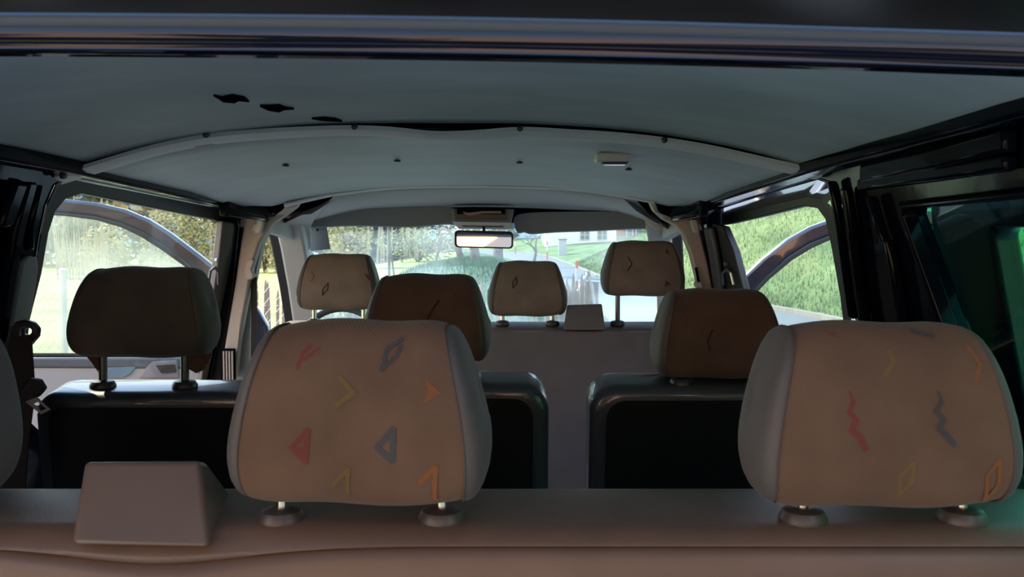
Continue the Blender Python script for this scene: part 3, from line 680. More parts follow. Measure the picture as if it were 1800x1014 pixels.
mot_r = [('red', 'line', [(1493, 688), (1500, 706)], 0.003), ('red', 'line', [(1500, 706), (1492, 724), (1505, 738)], 0.0045), ('red', 'line', [(1505, 738), (1496, 756), (1511, 768), (1521, 790)], 0.0065),
         ('blue', 'line', [(1648, 688), (1655, 706)], 0.003), ('blue', 'line', [(1655, 706), (1645, 724), (1659, 738)], 0.0045), ('blue', 'line', [(1659, 738), (1650, 752), (1664, 766), (1677, 782)], 0.0055),
         ('yellow', 'line', [(1562, 618), (1571, 636), (1555, 660)], 0.0045), ('red', 'fill', [(1450, 580), (1478, 586), (1486, 596), (1462, 590)], 0),
         ('yellow', 'loop', [(1606, 812), (1582, 838), (1580, 870), (1603, 846)], 0.0035), ('orange', 'loop', [(1757, 808), (1735, 836), (1730, 880), (1755, 852)], 0.0042),
         ('orange', 'line', [(1700, 608), (1722, 640), (1715, 668)], 0.004), ('blue', 'line', [(1602, 580), (1640, 590)], 0.004)]
hz_t, hz_b = -0.082, -0.281
headrest(b3, 637, 0.985, hz_t, hz_b, W=0.302, yaw=-0.07, seat_z=zs, motifs=mot_l, label='headrest left of the middle with red, blue and yellow motifs', posts=(-0.089, 0.089))
headrest(b3, 1540, 0.985, hz_t - 0.002, hz_b - 0.003, W=0.308, seat_z=zs, motifs=mot_r, label='headrest on the right with zigzag motifs', posts=(-0.083, 0.094))
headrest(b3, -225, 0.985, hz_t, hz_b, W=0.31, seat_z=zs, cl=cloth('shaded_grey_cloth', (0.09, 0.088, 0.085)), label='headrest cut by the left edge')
def belt_guide(root, pts, m, **k):
    b = MB(); b.add(pts, [(0, 1, 2, 3), (4, 7, 6, 5), (0, 4, 5, 1), (1, 5, 6, 2), (2, 6, 7, 3), (3, 7, 4, 0)]); return b.build('belt_guide', m, root, bevel=k.get('bevel', 0.006), seg=4)
belt_guide(b3, [P(126, 957, 0.902), P(368, 963, 0.902), P(352, 810, 0.97), P(148, 812, 0.97), P(160, 905, 1.10), P(420, 888, 1.09), P(362, 812, 1.0), P(160, 812, 1.0)], M['plastic'])

# ---- second row
b2 = thing('double_bench', (-0.45, 1.85, CZ - 1.1), 'two-seat dark bench in the middle row on the left', 'seat')
D2 = 1.80
backrest(b2, -0.99, -0.345, D2, -0.283, 0.13, -0.78, M['vinyl_blue'], M['shell'], rad=0.045, rnd=(True, False))
backrest(b2, -0.343, 0.078, D2, -0.264, 0.13, -0.78, M['vinyl_blue'], M['shell'], rad=0.055, rnd=(False, True))
MB().box((-0.45, 2.18, CZ - 0.72), (1.0, 0.5, 0.15)).build('seat_cushion', M['vinyl_blue'], b2, bevel=0.04, seg=4)
for x in (-0.85, -0.05): MB().box((x, 2.1, CZ - 0.95), (0.06, 0.4, 0.32)).build('leg', M['rubber'], b2)
mot_m = [('dark', 'line', [(772, 528), (760, 545), (752, 560)], 0.005), ('fred', 'line', [(790, 500), (800, 520)], 0.004)]
headrest(b2, 255, 1.88, -0.041, -0.232, W=0.318, depth=0.12, seat_z=-0.292, pr=0.0088, pdy=-0.02, cl=cloth('dark_grey_cloth', (0.105, 0.088, 0.078)), post='darkpost', collar='collar_dark', label='left headrest with torn lower cover', posts=(-0.087, 0.087), tear=True)
headrest(b2, 751, 1.88, -0.056, -0.245, W=0.285, depth=0.12, seat_z=-0.272, motifs=mot_m, cl=M['cloth_brown'], post='darkpost', collar='collar_dark', label='right headrest in brown cloth')
b2r = thing('single_seat', (0.45, 1.85, CZ - 1.1), 'single dark seat in the middle row on the right', 'seat')
backrest(b2r, 0.160, 0.66, D2, -0.268, 0.13, -0.78, M['vinyl_blue'], M['shell'], rad=0.055)
MB().box((0.42, 2.18, CZ - 0.72), (0.48, 0.5, 0.15)).build('seat_cushion', M['vinyl_blue'], b2r, bevel=0.04, seg=4)
for x in (0.25, 0.58): MB().box((x, 2.1, CZ - 0.95), (0.05, 0.4, 0.32)).build('leg', M['rubber'], b2r)
mot_s = [('dark', 'line', [(1252, 580), (1244, 600), (1248, 616)], 0.004), ('fred', 'line', [(1205, 548), (1196, 560), (1206, 574), (1205, 548)], 0.003), ('fred', 'fill', [(1350, 545), (1362, 552), (1358, 566)], 0)]
headrest(b2r, 1259, 1.88, -0.088, -0.276, W=0.288, depth=0.12, seat_z=-0.284, pdy=-0.035, motifs=mot_s, cl=M['cloth_brown'], post='chrome', collar='collar_dark', label=None, posts=(-0.077, 0.09))

# ---- front row
dsr = thing('driver_seat', (-0.61, 3.2, CZ - 1.1), 'driver seat on the left of the front row, with a folded headrest cover', 'seat')
D1 = 3.13
backrest(dsr, -0.86, -0.36, D1, -0.262, 0.12, -0.78, M['vinyl_grey'], M['vinyl_grey'], rad=0.06)
MB().box((-0.61, 3.45, CZ - 0.72), (0.48, 0.45, 0.15)).build('seat_cushion', M['vinyl_grey'], dsr, bevel=0.04, seg=4)
MB().box((-0.61, 3.4, CZ - 0.96), (0.4, 0.4, 0.32)).build('pedestal', M['rubber'], dsr)
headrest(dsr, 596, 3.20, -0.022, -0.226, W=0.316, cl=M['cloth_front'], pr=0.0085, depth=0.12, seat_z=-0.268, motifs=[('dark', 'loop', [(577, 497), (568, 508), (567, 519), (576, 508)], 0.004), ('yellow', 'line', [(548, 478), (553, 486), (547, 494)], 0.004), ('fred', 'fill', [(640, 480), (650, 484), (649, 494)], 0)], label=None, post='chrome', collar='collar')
fb = thing('passenger_bench', (0.26, 3.2, CZ - 1.1), 'grey double passenger bench in the front row', 'seat')
backrest(fb, -0.20, 0.69, D1, -0.265, 0.12, -0.95, M['vinyl_grey'], M['vinyl_grey'], rad=0.04, rim=0.015, slope=0.03)
MB().box((0.26, 3.45, CZ - 0.72), (0.86, 0.45, 0.15)).build('seat_cushion', M['vinyl_grey'], fb, bevel=0.04, seg=4)
MB().box((0.26, 3.4, CZ - 0.96), (0.8, 0.4, 0.32)).build('pedestal', M['rubber'], fb)
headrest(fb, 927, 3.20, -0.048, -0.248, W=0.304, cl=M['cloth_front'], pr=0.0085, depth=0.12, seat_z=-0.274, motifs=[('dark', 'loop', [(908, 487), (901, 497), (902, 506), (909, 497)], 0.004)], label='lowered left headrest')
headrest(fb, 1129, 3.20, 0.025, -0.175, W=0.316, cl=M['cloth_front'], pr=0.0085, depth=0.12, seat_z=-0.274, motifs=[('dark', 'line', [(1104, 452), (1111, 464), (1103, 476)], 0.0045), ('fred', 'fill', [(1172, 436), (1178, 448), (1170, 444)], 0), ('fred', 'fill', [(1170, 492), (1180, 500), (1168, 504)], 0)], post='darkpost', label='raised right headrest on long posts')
belt_guide(fb, [P(990, 580, 3.10), P(1064, 580, 3.10), P(1058, 534, 3.17), P(997, 536, 3.17), P(993, 572, 3.28), P(1062, 572, 3.28), P(1058, 534, 3.20), P(997, 536, 3.20)], M['vinyl_grey'])

# =================================================================== SMALL FITTINGS
# ceiling lamp
q = on_mid(1077, 272)
lamp = thing('ceiling_lamp', q, 'small rectangular interior lamp on the middle headliner', 'lamp')
MB().box(q + Vector((0, 0, -0.008)), (0.085, 0.055, 0.022)).build('housing', M['white'], lamp, bevel=0.007, seg=3)
MB().box(q + Vector((0.004, -0.004, -0.0195)), (0.062, 0.034, 0.006)).build('frame', M['collar_dark'], lamp, bevel=0.002)
MB().box(q + Vector((0.004, -0.004, -0.023)), (0.052, 0.024, 0.004)).build('lens', M['lens'], lamp, bevel=0.001)
# sun visors
def visor(pts, d, label):
    o = pl([(x, y, d) for x, y in pts], d); sm = smoothpts(o, 4, True)
    b = MB().prism(sm, Vector((0, 0.022, -0.004))); return tag(b.build('sun_visor', M['visor'], bevel=0.008, seg=3), label, 'sun visor')
visor([(540, 398), (546, 384), (580, 374), (630, 368), (720, 364), (785, 364), (799, 370), (806, 384), (810, 394), (780, 393), (740, 397), (700, 398), (620, 396)], 3.88, 'grey sun visor left of the overhead console')
visor([(904, 394), (906, 380), (930, 374), (1000, 372), (1075, 372), (1110, 377), (1140, 392), (1148, 400), (1100, 402), (1040, 405), (980, 407), (935, 410), (922, 407), (910, 408)], 3.88, 'grey sun visor right of the overhead console')
# overhead console
oc = thing('overhead_console', P(850, 392, 3.85), 'grey overhead console with an open slot above the mirror', 'console')
b = MB().prism(pl([(792, 366), (904, 368), (900, 386), (898, 402), (806, 401), (797, 388)], 3.80), Vector((0, 0.09, 0)))
b.build('housing', M['visor'], oc, bevel=0.006)
b = MB().prism(pl([(799, 366), (893, 366), (892, 386), (800, 385)], 3.795), Vector((0, 0.012, 0)), [pl([(803, 365.5), (889, 365.5), (888, 377), (804, 376.5)], 3.795)]); b.build('bezel', M['plastic'], oc, bevel=0.002)
MB().prism(pl([(803, 366), (889, 367), (888, 377), (804, 376.5)], 3.797), Vector((0, 0.004, 0))).build('slot', M['black'], oc)
MB().prism(pl([(794, 389), (899, 391), (898, 403), (806, 402)], 3.79), Vector((0, 0.05, 0)), [pl([(812, 396), (886, 397), (885, 399.5), (813, 398.5)], 3.79)]).build('lower_lip', M['strip'], oc, bevel=0.003)
b = MB().prism(pl([(812, 372), (824, 374), (848, 371), (880, 371), (882, 375), (850, 375), (826, 379), (818, 377)], 3.785), Vector((0, 0.01, 0)))
tag(b.build('paper_slip', mat('slip_paper', (0.40, 0.29, 0.24), 0.8)), 'reddish paper slips sticking out of the overhead console slot', 'paper')
# interior mirror
im = thing('rear_view_mirror', P(850, 404, 3.80), 'interior rear-view mirror hanging below the overhead console', 'mirror')
def rrect(x0, y0, x1, y1, r, d, n=5, sk=0.0):
    pts = []
    for cx_, cy_, a0 in ((x1 - r, y0 + r, 0), (x0 + r, y0 + r, 90), (x0 + r, y1 - r, 180), (x1 - r, y1 - r, 270)):
        for k in range(n + 1):
            a = math.radians(a0 + 90 * k / n); pts.append((cx_ + r * math.cos(a), cy_ - r * math.sin(a) + sk * (cx_ + r * math.cos(a) - 850) / 50, d))
    return pl(pts, d)
oshell = rrect(799, 405.5, 902, 436, 7, 3.70, sk=1.2)
MB().prism(oshell, Vector((0, 0.03, 0.0))).build('housing', M['rubber'], im, bevel=0.004)
g = rrect(803, 408, 899, 433.5, 5, 3.694, sk=1.2)
gc = sum((Vector(p) for p in g), Vector()) / len(g); g = [gc + Matrix.Rotation(math.radians(-0.6), 3, 'X') @ (Vector(p) - gc) for p in g]
mo = MB().prism(g, Vector((0, 0.003, 0)));
gl_o = mo.build('mirror_glass', M['mirror'], im, smooth=False)
MB().tube([P(851, 407, 3.72), P(850, 399, 3.80)], 0.006, 8).build('stem', M['rubber'], im)
# card on the windscreen
cb = MB().prism(pl([(541, 400), (574, 398), (581, 438), (545, 441)], 4.00), Vector((0, 0.004, 0))); cb.mi = 1
cb.prism(pl([(556, 402), (560, 402), (560, 406), (556, 406)], 3.999), Vector((0, 0.001, 0)))
tag(cb.build('card', [M['card'], M['black']], bevel=0.0008), 'grey card hanging at the upper left corner of the windscreen', 'card')
# suction cup on the screen
sc_ = thing('suction_cup', P(760, 410, 4.03), 'clear round suction cup on the windscreen left of the mirror', 'suction cup')
MB().tube([P(760 + 6 * math.cos(a), 409 + 5 * math.sin(a), 4.02) for a in [2 * math.pi * k / 20 for k in range(21)]], 0.0025, 6, False).build('ring', M['clear'], sc_)
MB().lathe([(0.016, 0), (0.012, 0.01), (0.004, 0.016)], P(761, 415, 4.03), 14, Matrix.Rotation(math.radians(90), 3, 'X')).build('cup', M['clear'], sc_)
# coat hooks
for px, s_, lb in ((456, 1, 'pale coat hook on the pillar trim behind the driver seat'), (1222, -1, 'pale coat hook on the right pillar trim')):
    r = thing('coat_hook', P(px, 398, 3.08), lb, 'hook')
    pts = [(px - 6 * s_, 410), (px + 4 * s_, 410), (px + 10 * s_, 392), (px + 9 * s_, 386), (px - 1 * s_, 386), (px - 4 * s_, 396)]
    MB().prism(pl(pts, 3.085), Vector((0, -0.022, 0))).build('hook', M['white'], r, bevel=0.004)
    MB().prism(pl([(px - 12 * s_, 405), (px - 2 * s_, 405), (px - 2 * s_, 394), (px - 8 * s_, 394)], 3.095), Vector((0, -0.014, 0))).build('base', M['white'], r, bevel=0.003)
# seat belt on the left rear pillar
sb = thing('seat_belt', onwall(40, 590, -1, 0.03), 'black seat belt hanging from the left rear pillar', 'seat belt')
pts = [(24, 566), (40, 562), (56, 566), (66, 578), (64, 592), (52, 606), (40, 616), (26, 622), (18, 606), (18, 585)]
inn = [(46, 576), (54, 578), (54, 586), (46, 590), (38, 588), (38, 580)]
MB().prism([P(x, y, 1.74) for x, y in pts], Vector((0, 0.018, 0)), [[P(x, y, 1.74) for x, y in inn]]).build('guide_loop', M['collar_dark'], sb, bevel=0.005, seg=3)
b = MB().bar([P(x, y, d) for x, y, d in [(36, 592, 1.735), (40, 640, 1.72), (44, 690, 1.70), (30, 780, 1.69), (24, 880, 1.68)]], Vector((1, 0, 0)), [0.022, 0.021, 0.02, 0.022, 0.022], 0.003, up=Vector((0, 1, 0)))
b.build('webbing', M['belt'], sb)
MB().prism([P(x, y, 1.68) for x, y in [(30, 690), (48, 665), (66, 668), (76, 684), (62, 700), (40, 704)]], Vector((0, 0.02, 0))).build('stop', M['belt'], sb, bevel=0.004)
MB().prism([P(x, y, 1.672) for x, y in [(44, 706), (64, 698), (88, 720), (72, 728)]], Vector((0, 0.003, 0)), [[P(x, y, 1.672) for x, y in [(58, 710), (66, 706), (81, 718), (72, 723)]]]).build('tongue', M['steel'], sb)
# belt on the driver side pillar
sb2 = thing('seat_belt', P(440, 470, 3.2), 'dark seat belt below a cream guide on the pillar beside the driver seat', 'seat belt')
MB().prism([P(x, y, 3.08) for x, y in [(434, 458), (442, 454), (447, 460), (441, 474), (447, 486), (440, 492), (432, 490), (429, 478)]], Vector((0, 0.03, 0))).build('guide', M['cream'], sb2, bevel=0.004)
MB().bar([P(446, 486, 3.13), P(447, 560, 3.13), P(446, 690, 3.12)], Vector((1, 0, 0)), 0.011, 0.003, up=Vector((0, 1, 0))).build('webbing', M['belt'], sb2)
sb3 = thing('seat_belt', P(1228, 495, 3.05), 'cream belt guide with dark webbing on the right pillar', 'seat belt')
MB().prism([P(x, y, 3.05) for x, y in [(1221, 500), (1224, 495), (1234, 496), (1236, 506), (1224, 506)]], Vector((0, 0.03, 0))).build('guide', M['cream'], sb3, bevel=0.004)
MB().bar([P(1229, 502, 3.07), P(1232, 560, 3.07), P(1236, 690, 3.06)], Vector((1, 0, 0)), 0.012, 0.003, up=Vector((0, 1, 0))).build('webbing', M['belt'], sb3)

# =================================================================== FRONT DOORS (swung open)
def dline(px, left=True):
    if left: return 3.95 + (px - 90) / (478 - 90) * 0.30
    return 3.95 + (1600 - px) / (1600 - 1210) * 0.30
def door(outer, inner, left, label, extra):
    r = thing('front_door', P(outer[0][0], 900, dline(outer[0][0], left)), label, 'door')
    o = [P(x, y, dline(x, left)) for x, y in outer]; i = [P(x, y, dline(x, left)) for x, y in inner]
    MB().prism(o, Vector((0, 0.05, 0)), [i]).build('door_frame', M['paint'], r, bevel=0.014, seg=3)
    MB().prism([p + Vector((0, 0.025, 0)) for p in i], Vector((0, 0.004, 0))).build('pane', M['pane_door'] if left else M['pane_clear'], r, smooth=False)
    # inner rubber around the pane
    c = sum((Vector(p) for p in i), Vector()) / len(i)
    i2 = [p + (c - p).normalized() * 0.022 for p in i]
    MB().prism([p + Vector((0, -0.004, 0)) for p in i], Vector((0, 0.02, 0)), [[p + Vector((0, -0.004, 0)) for p in i2]]).build('window_rubber', M['rubber'], r, bevel=0.004)
    return r
lo_outer = [(-40, 352), (60, 347), (110, 349), (170, 356), (220, 368), (262, 386), (300, 410), (345, 444), (388, 478), (425, 512), (455, 545), (470, 572), (478, 610), (482, 700), (482, 900), (-40, 900)]
lo_inner = [(-15, 380), (60, 372), (110, 374), (165, 380), (212, 392), (250, 408), (290, 434), (330, 466), (365, 498), (395, 530), (410, 560), (412, 626), (-15, 626)]
ld = door(lo_outer, lo_inner, True, 'open left front door seen through the left side window', None)
MB().prism([P(x, y, dline(x)) for x, y in [(-30, 627), (430, 627), (438, 646), (-30, 644)]], Vector((0, -0.035, 0))).build('top_rail', mat('dark_grey_door_plastic', (0.07, 0.075, 0.09), 0.45), ld, bevel=0.01)
MB().prism([P(x, y, dline(x)) for x, y in [(-30, 645), (440, 647), (450, 890), (-30, 890)]], Vector((0, -0.025, 0))).build('door_card', mat('grey_door_plastic', (0.33, 0.31, 0.31), 0.5), ld, bevel=0.008)
MB().prism([P(x, y, dline(x) - 0.03) for x, y in [(176, 646), (240, 644), (232, 656), (218, 664), (184, 664)]], Vector((0, -0.012, 0))).build('pocket', mat('blue_grey_plastic', (0.12, 0.19, 0.25), 0.3), ld, bevel=0.004)
dh = MB().prism([P(x, y, dline(x) - 0.03) for x, y in [(246, 664), (262, 640), (272, 634), (312, 632), (316, 664)]], Vector((0, -0.010, 0))); dh = dh.build('handle_plate', mat('handle_plate_plastic', (0.22, 0.21, 0.22), 0.4), ld, bevel=0.004)
MB().prism([P(x, y, dline(x) - 0.043) for x, y in [(274, 642), (308, 640), (310, 654), (284, 656)]], Vector((0, -0.004, 0))).build('handle', M['rubber'], dh, bevel=0.002)
ro_outer = [(1215, 900), (1215, 620), (1222, 575), (1240, 548), (1268, 522), (1300, 494), (1340, 455), (1385, 420), (1425, 398), (1465, 384), (1520, 374), (1610, 368), (1660, 372), (1660, 900)]
ro_inner = [(1290, 626), (1292, 575), (1310, 530), (1345, 490), (1385, 453), (1425, 428), (1465, 412), (1520, 401), (1600, 394), (1636, 398), (1636, 626)]
rd = door(ro_outer, ro_inner, False, 'open right front door seen through the right door opening', None)
MB().prism([P(x, y, dline(x, False)) for x, y in [(1250, 630), (1650, 630), (1650, 890), (1240, 890)]], Vector((0, -0.03, 0))).build('door_card', M['greyt'], rd, bevel=0.01)
# sliding door pushed back outside the right rear window
sd = thing('sliding_door', (0.86, 0.95, CZ - 1.1), 'dark sliding door pushed back outside the right rear window', 'door')
def sdp(d, h): return Vector((0.80 - 0.2 * h, d, CZ + h))
so = [sdp(0.45, -1.05), sdp(1.78, -1.05), sdp(1.78, -0.4), sdp(1.66, 0.10), sdp(1.58, 0.14), sdp(0.45, 0.14)]
si = [sdp(0.60, -0.52), sdp(1.46, -0.52), sdp(1.468, 0.02), sdp(1.455, 0.032), sdp(0.60, 0.032)]
MB().prism(so, Vector((0.05, 0, 0)), [si]).build('panel', M['paint'], sd, bevel=0.01)
MB().prism([p + Vector((0.03, 0, 0)) for p in si], Vector((0.004, 0, 0))).build('pane', glass('sliding_door_glass', (0.72, 0.95, 0.85), film=0.0), sd, smooth=False)

# =================================================================== OUTSIDE
def road_l(y): 
    ks = [(-20, -4.2), (7, -4.2), (9.5, 1.9), (21, 2.3), (30, 2.3), (40, 2.0), (55, 0.9), (65, -0.4), (75, -2.6), (90, -10), (160, -46)]
    for (a, b_), (c, d) in zip(ks, ks[1:]):
        if y <= c: return b_ + (d - b_) * max(0, (y - a) / (c - a))
    return ks[-1][1]
def road_r(y):
    ks = [(-20, 7.6), (10, 7.5), (22, 7.4), (28, 6.8), (35, 5.2), (42, 4.3), (55, 3.6), (65, 2.9), (75, 1.2), (90, -5), (160, -40)]
    for (a, b_), (c, d) in zip(ks, ks[1:]):
        if y <= c: return b_ + (d - b_) * max(0, (y - a) / (c - a))
    return ks[-1][1]
def sm(a, b_, x):
    t = max(0, min(1, (x - a) / (b_ - a))); return t * t * (3 - 2 * t)
def ground_h(x, y):
    h = 0.0
    # right hillside
    e = x - road_r(y) - 0.25
    if e > 0 and y > -25:
        h += (1.3 + 5.4 * sm(64, 44, y)) * (1 - math.exp(-e / 7.0))
    # grass mound ahead
    l = road_l(y) - x
    m_ = 1.28 * math.exp(-((x + 1.35) / 1.75) ** 4) * sm(12.5, 20, y) * (1 - sm(32, 60, y)) * sm(0.0, 1.5, l)
    h += m_
    if y > 35: h += 0.031 * (min(y, 90) - 35) * sm(-14, -5, x)
    return h
g_field = mat('meadow', (0.20, 0.30, 0.07), 0.9, var=0.35, vscale=0.5, vcol=(0.42, 0.42, 0.13), bump=(12, 0.6, 0.05))
g_hill = mat('hill_grass', (0.07, 0.15, 0.04), 0.9, var=0.35, vscale=0.7, vcol=(0.15, 0.23, 0.085), bump=(9, 0.9, 0.08))
g_mound = mat('mound_grass', (0.035, 0.10, 0.045), 0.9, var=0.35, vscale=1.5, vcol=(0.07, 0.16, 0.07), bump=(14, 1.0, 0.06))
def terrain(xf0, xf1, ys, n, dz=0.0, xpow=1.0):
    rows = []
    for y in ys:
        a, b_ = xf0(y), xf1(y); rows.append([Vector((a + (b_ - a) * (k / n) ** xpow, y, ground_h(a + (b_ - a) * (k / n) ** xpow, y) + dz)) for k in range(n + 1)])
    return MB().grid(rows)
ysA = [-22 + 1.0 * k for k in range(40)] + [18 + 1.5 * k for k in range(40)] + [78 + 4 * k for k in range(22)]
struct(terrain(lambda y: -90, lambda y: -4.2, ysA, 24).build('meadow', g_field), 'sunlit flat meadow beyond the fences', 'meadow')
struct(terrain(lambda y: -4.2, lambda y: max(-4.15, road_l(y)), ysA, 26).build('grass_bank', g_mound), 'green grass bank beside the road', 'grass')
struct(terrain(lambda y: road_l(y), lambda y: road_r(y), ysA, 10, 0.0).build('road', mat('asphalt', (0.125, 0.14, 0.155), 0.85, var=0.1, vscale=3, bump=(60, 0.3, 0.01))), 'pale grey asphalt road bending away', 'road')
struct(terrain(lambda y: road_r(y), lambda y: road_r(y) + 60, ysA, 50, 0.0, 1.7).build('hillside', g_hill), 'green grassy hillside right of the road', 'hill')
kp = [Vector((road_r(y), y, 0.05 + ground_h(road_r(y), y))) for y in [2 + 1.5 * k for k in range(50)]]
tag(MB().bar(kp, Vector((1, 0, 0)), 0.09, 0.12, up=Vector((0, 0, 1))).build('kerb', mat('kerb_stone', (0.22, 0.215, 0.20), 0.9, var=0.2, vscale=2)), 'pale stone kerb between road and hillside', 'kerb', kind='structure')
# distant wooded hill
rows = []
for y, hh_ in ((130, 1), (150, 14), (180, 26), (230, 36)):
    rows.append([Vector((-150 + 300 * k / 60, y, hh_ * (1 - 0.72 * sm(20, 70, -150 + 300 * k / 60)) * (1 + 0.15 * noise.noise(Vector((k * 0.35, y * 0.02, 0)))))) for k in range(61)])
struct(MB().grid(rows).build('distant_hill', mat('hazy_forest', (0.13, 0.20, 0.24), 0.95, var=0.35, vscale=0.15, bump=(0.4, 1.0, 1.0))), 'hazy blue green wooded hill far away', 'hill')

# ---- grass blades (uncountable)
def blades(n, area, name, m, h0, h1, lab, wd=0.012, kind_='grass'):
    b = MB(); vs = []; fs = []
    k = 0
    while k < n:
        x, y = area()
        if x is None: continue
        z = ground_h(x, y); a = random.uniform(0, math.pi); hh = random.uniform(h0, h1); w_ = wd * random.uniform(0.6, 1.4)
        dx, dy = math.cos(a) * w_, math.sin(a) * w_; lx, ly = random.uniform(-.4, .4) * hh, random.uniform(-.4, .4) * hh
        o = len(vs); vs += [(x - dx, y - dy, z - .02), (x + dx, y + dy, z - .02), (x + lx, y + ly, z + hh)]; fs.append((o, o + 1, o + 2)); k += 1
    b.add(vs, fs); return tag(b.build(name, m, smooth=False), lab, kind_, kind='stuff')
def a_mound():
    y = random.uniform(11, 40); x = random.uniform(-4.6, road_l(y) - 0.02); return x, y
blades(24000, a_mound, 'bank_grass', mat('bank_blades', (0.04, 0.12, 0.05), 0.8, var=0.4, vscale=3), 0.05, 0.16, 'tall green grass blades covering the bank ahead', 0.012)
def a_hill():
    y = random.uniform(12, 55); x = road_r(y) + 0.3 + random.random() ** 1.5 * 16; return x, y
blades(46000, a_hill, 'hill_grass', mat('hill_blades', (0.085, 0.17, 0.045), 0.8, var=0.4, vscale=1.0, vcol=(0.18, 0.25, 0.11)), 0.07, 0.20, 'grass blades covering the right hillside', 0.011)

# ---- trees
def leafquads(b, c, n, R, s):
    for _ in range(n):
        v = Vector((random.gauss(0, 1), random.gauss(0, 1), random.gauss(0, 1))).normalized() * (random.random() ** 0.4)
        p = c + Vector((v.x * R[0], v.y * R[1], v.z * R[2]))
        q = Matrix.Rotation(random.uniform(0, 6.28), 3, 'Z') @ Matrix.Rotation(random.uniform(0, 3.14), 3, 'X'); k = s * random.uniform(0.5, 1.3)
        b.add([p + q @ Vector((-k, -k * .6, 0)), p + q @ Vector((k, -k * .6, 0)), p + q @ Vector((k * .6, k * .7, .2 * k)), p + q @ Vector((-k * .6, k * .7, 0))], [(0, 1, 2, 3)])
def branches(b, p, dirv, L, r, lvl, tips, spread=0.6, up=0.15):
    d = dirv.normalized(); pts = [p]; q = p.copy()
    for _ in range(4):
        d = (d + Vector((random.uniform(-.18, .18), random.uniform(-.18, .18), up * random.random()))).normalized(); q = q + d * L / 4; pts.append(q.copy())
    b.tube(pts, [r * (1 - 0.45 * k / 4) for k in range(5)], 5, False)
    tips.append((q.copy(), lvl))
    if lvl <= 0: return
    for k in range(random.choice((2, 3, 3))):
        j = random.choice((2, 3, 4)); nd = (d + Vector((random.uniform(-1, 1), random.uniform(-1, 1), random.uniform(-.3, .8))) * spread).normalized()
        branches(b, pts[j], nd, L * random.uniform(.6, .8), r * 0.55, lvl - 1, tips, spread, up)
bark = mat('bark', (0.10, 0.085, 0.075), 0.9, var=0.3, vscale=6, bump=(12, 0.8, 0.03))
barkl = mat('grey_bark', (0.13, 0.115, 0.115), 0.9, var=0.3, vscale=6, bump=(12, 0.8, 0.03))
def tree(name, x, y, label, cat='tree', trunk=(Vector((0, 0, 1)), 2.5, 0.16), lvl=4, leaf=None, leafn=12, leafR=(.4, .4, .35), leafs=0.07, group=None, barkm=None, spread=0.6, up=0.15, only_tips=2):
    z = ground_h(x, y); r = thing(name, (x, y, z), label, cat, group); b = MB(); tips = []
    branches(b, Vector((x, y, z - .1)), trunk[0], trunk[1], trunk[2], lvl, tips, spread, up)
    b.build('trunk', barkm or bark, r, ang=80)
    if leaf:
        lb = MB()
        for p, l in tips:
            if l <= only_tips: leafquads(lb, p, leafn, leafR, leafs)
        lb.build('blossom' if cat == 'blossom tree' else 'foliage', leaf, r, smooth=False)
    return r
blossom = mat('white_blossom', (0.75, 0.72, 0.70), 0.8)
gold = mat('golden_leaves', (0.46, 0.42, 0.22), 0.8, var=0.3, vscale=1.2)
gold2 = mat('olive_leaves', (0.32, 0.33, 0.16), 0.8, var=0.4, vscale=1.0)
hazeleaf = mat('blue_green_needles', (0.045, 0.085, 0.085), 0.9, var=0.3, vscale=0.5)
dkgreen = mat('dark_leaves', (0.085, 0.125, 0.075), 0.85, var=0.4, vscale=0.6)
twig = mat('pale_twigs', (0.42, 0.36, 0.27), 0.9)
def at(px, d): return (px - CX) / F * d, d
random.seed(11)
x, y = at(812, 30); tree('blossom_tree', x, y, 'leaning trunk blossom tree left of the mirror, branches full of white flowers', 'blossom tree', (Vector((-0.25, 0, 1)), 0.85, 0.15), 5, blossom, 9, (.2, .2, .17), 0.045, spread=1.7, up=-0.03, barkm=barkl)
x, y = at(838, 26); tree('blossom_tree', x, y, 'thicker leaning trunk blossom tree below the mirror', 'blossom tree', (Vector((-0.22, 0, 1)), 1.0, 0.18), 5, blossom, 7, (.2, .2, .17), 0.042, spread=1.5, up=0.0, barkm=barkl)
x, y = at(875, 45); tree('bare_tree', x, y, 'bare thick tree under the right end of the mirror', 'tree', (Vector((0.02, 0, 1)), 2.6, 0.30), 4, None, barkm=barkl)
x, y = at(938, 52); tree('bare_tree', x, y, 'small bare tree in front of the white house', 'tree', (Vector((0, 0, 1)), 1.1, 0.13), 5, blossom, 2, (.3, .3, .3), 0.03, barkm=barkl, spread=1.0, up=0.05)
x, y = at(765, 55); tree('young_tree', x, y, 'slim young tree with yellow buds behind the blossom tree', 'tree', (Vector((0, 0, 1)), 2.4, 0.10), 4, gold, 6, (.5, .5, .4), 0.05, spread=0.7)
def bush(name, px, d, R, n, s, leaf, label, z0=0.4, tw=0):
    x, y = at(px, d); z = ground_h(x, y); r = thing(name, (x, y, z), label, 'bush'); lb = MB()
    leafquads(lb, Vector((x, y, z + R[2] * 0.9)), n, R, s); lb.build('foliage', leaf, r, smooth=False)
    b = MB()
    for k in range(9):
        a = random.uniform(0, 6.28); b.tube([Vector((x, y, z - .1)), Vector((x + math.cos(a) * R[0] * .5, y + math.sin(a) * R[1] * .5, z + R[2] * 1.3))], [0.06, 0.02], 5, False)
    b.build('stems', bark, r); return r
bush('golden_bush', 610, 55, (1.7, 1.5, 2.6), 2600, 0.10, gold, 'tall golden bush left of the power pole')
bush('golden_bush', 185, 50, (1.5, 1.2, 1.6), 1600, 0.09, gold, 'golden bush behind the left headrest, mid window')
bush('golden_bush', 320, 52, (2.6, 1.5, 2.4), 2400, 0.10, gold2, 'olive bush near the latch pillar of the left window')
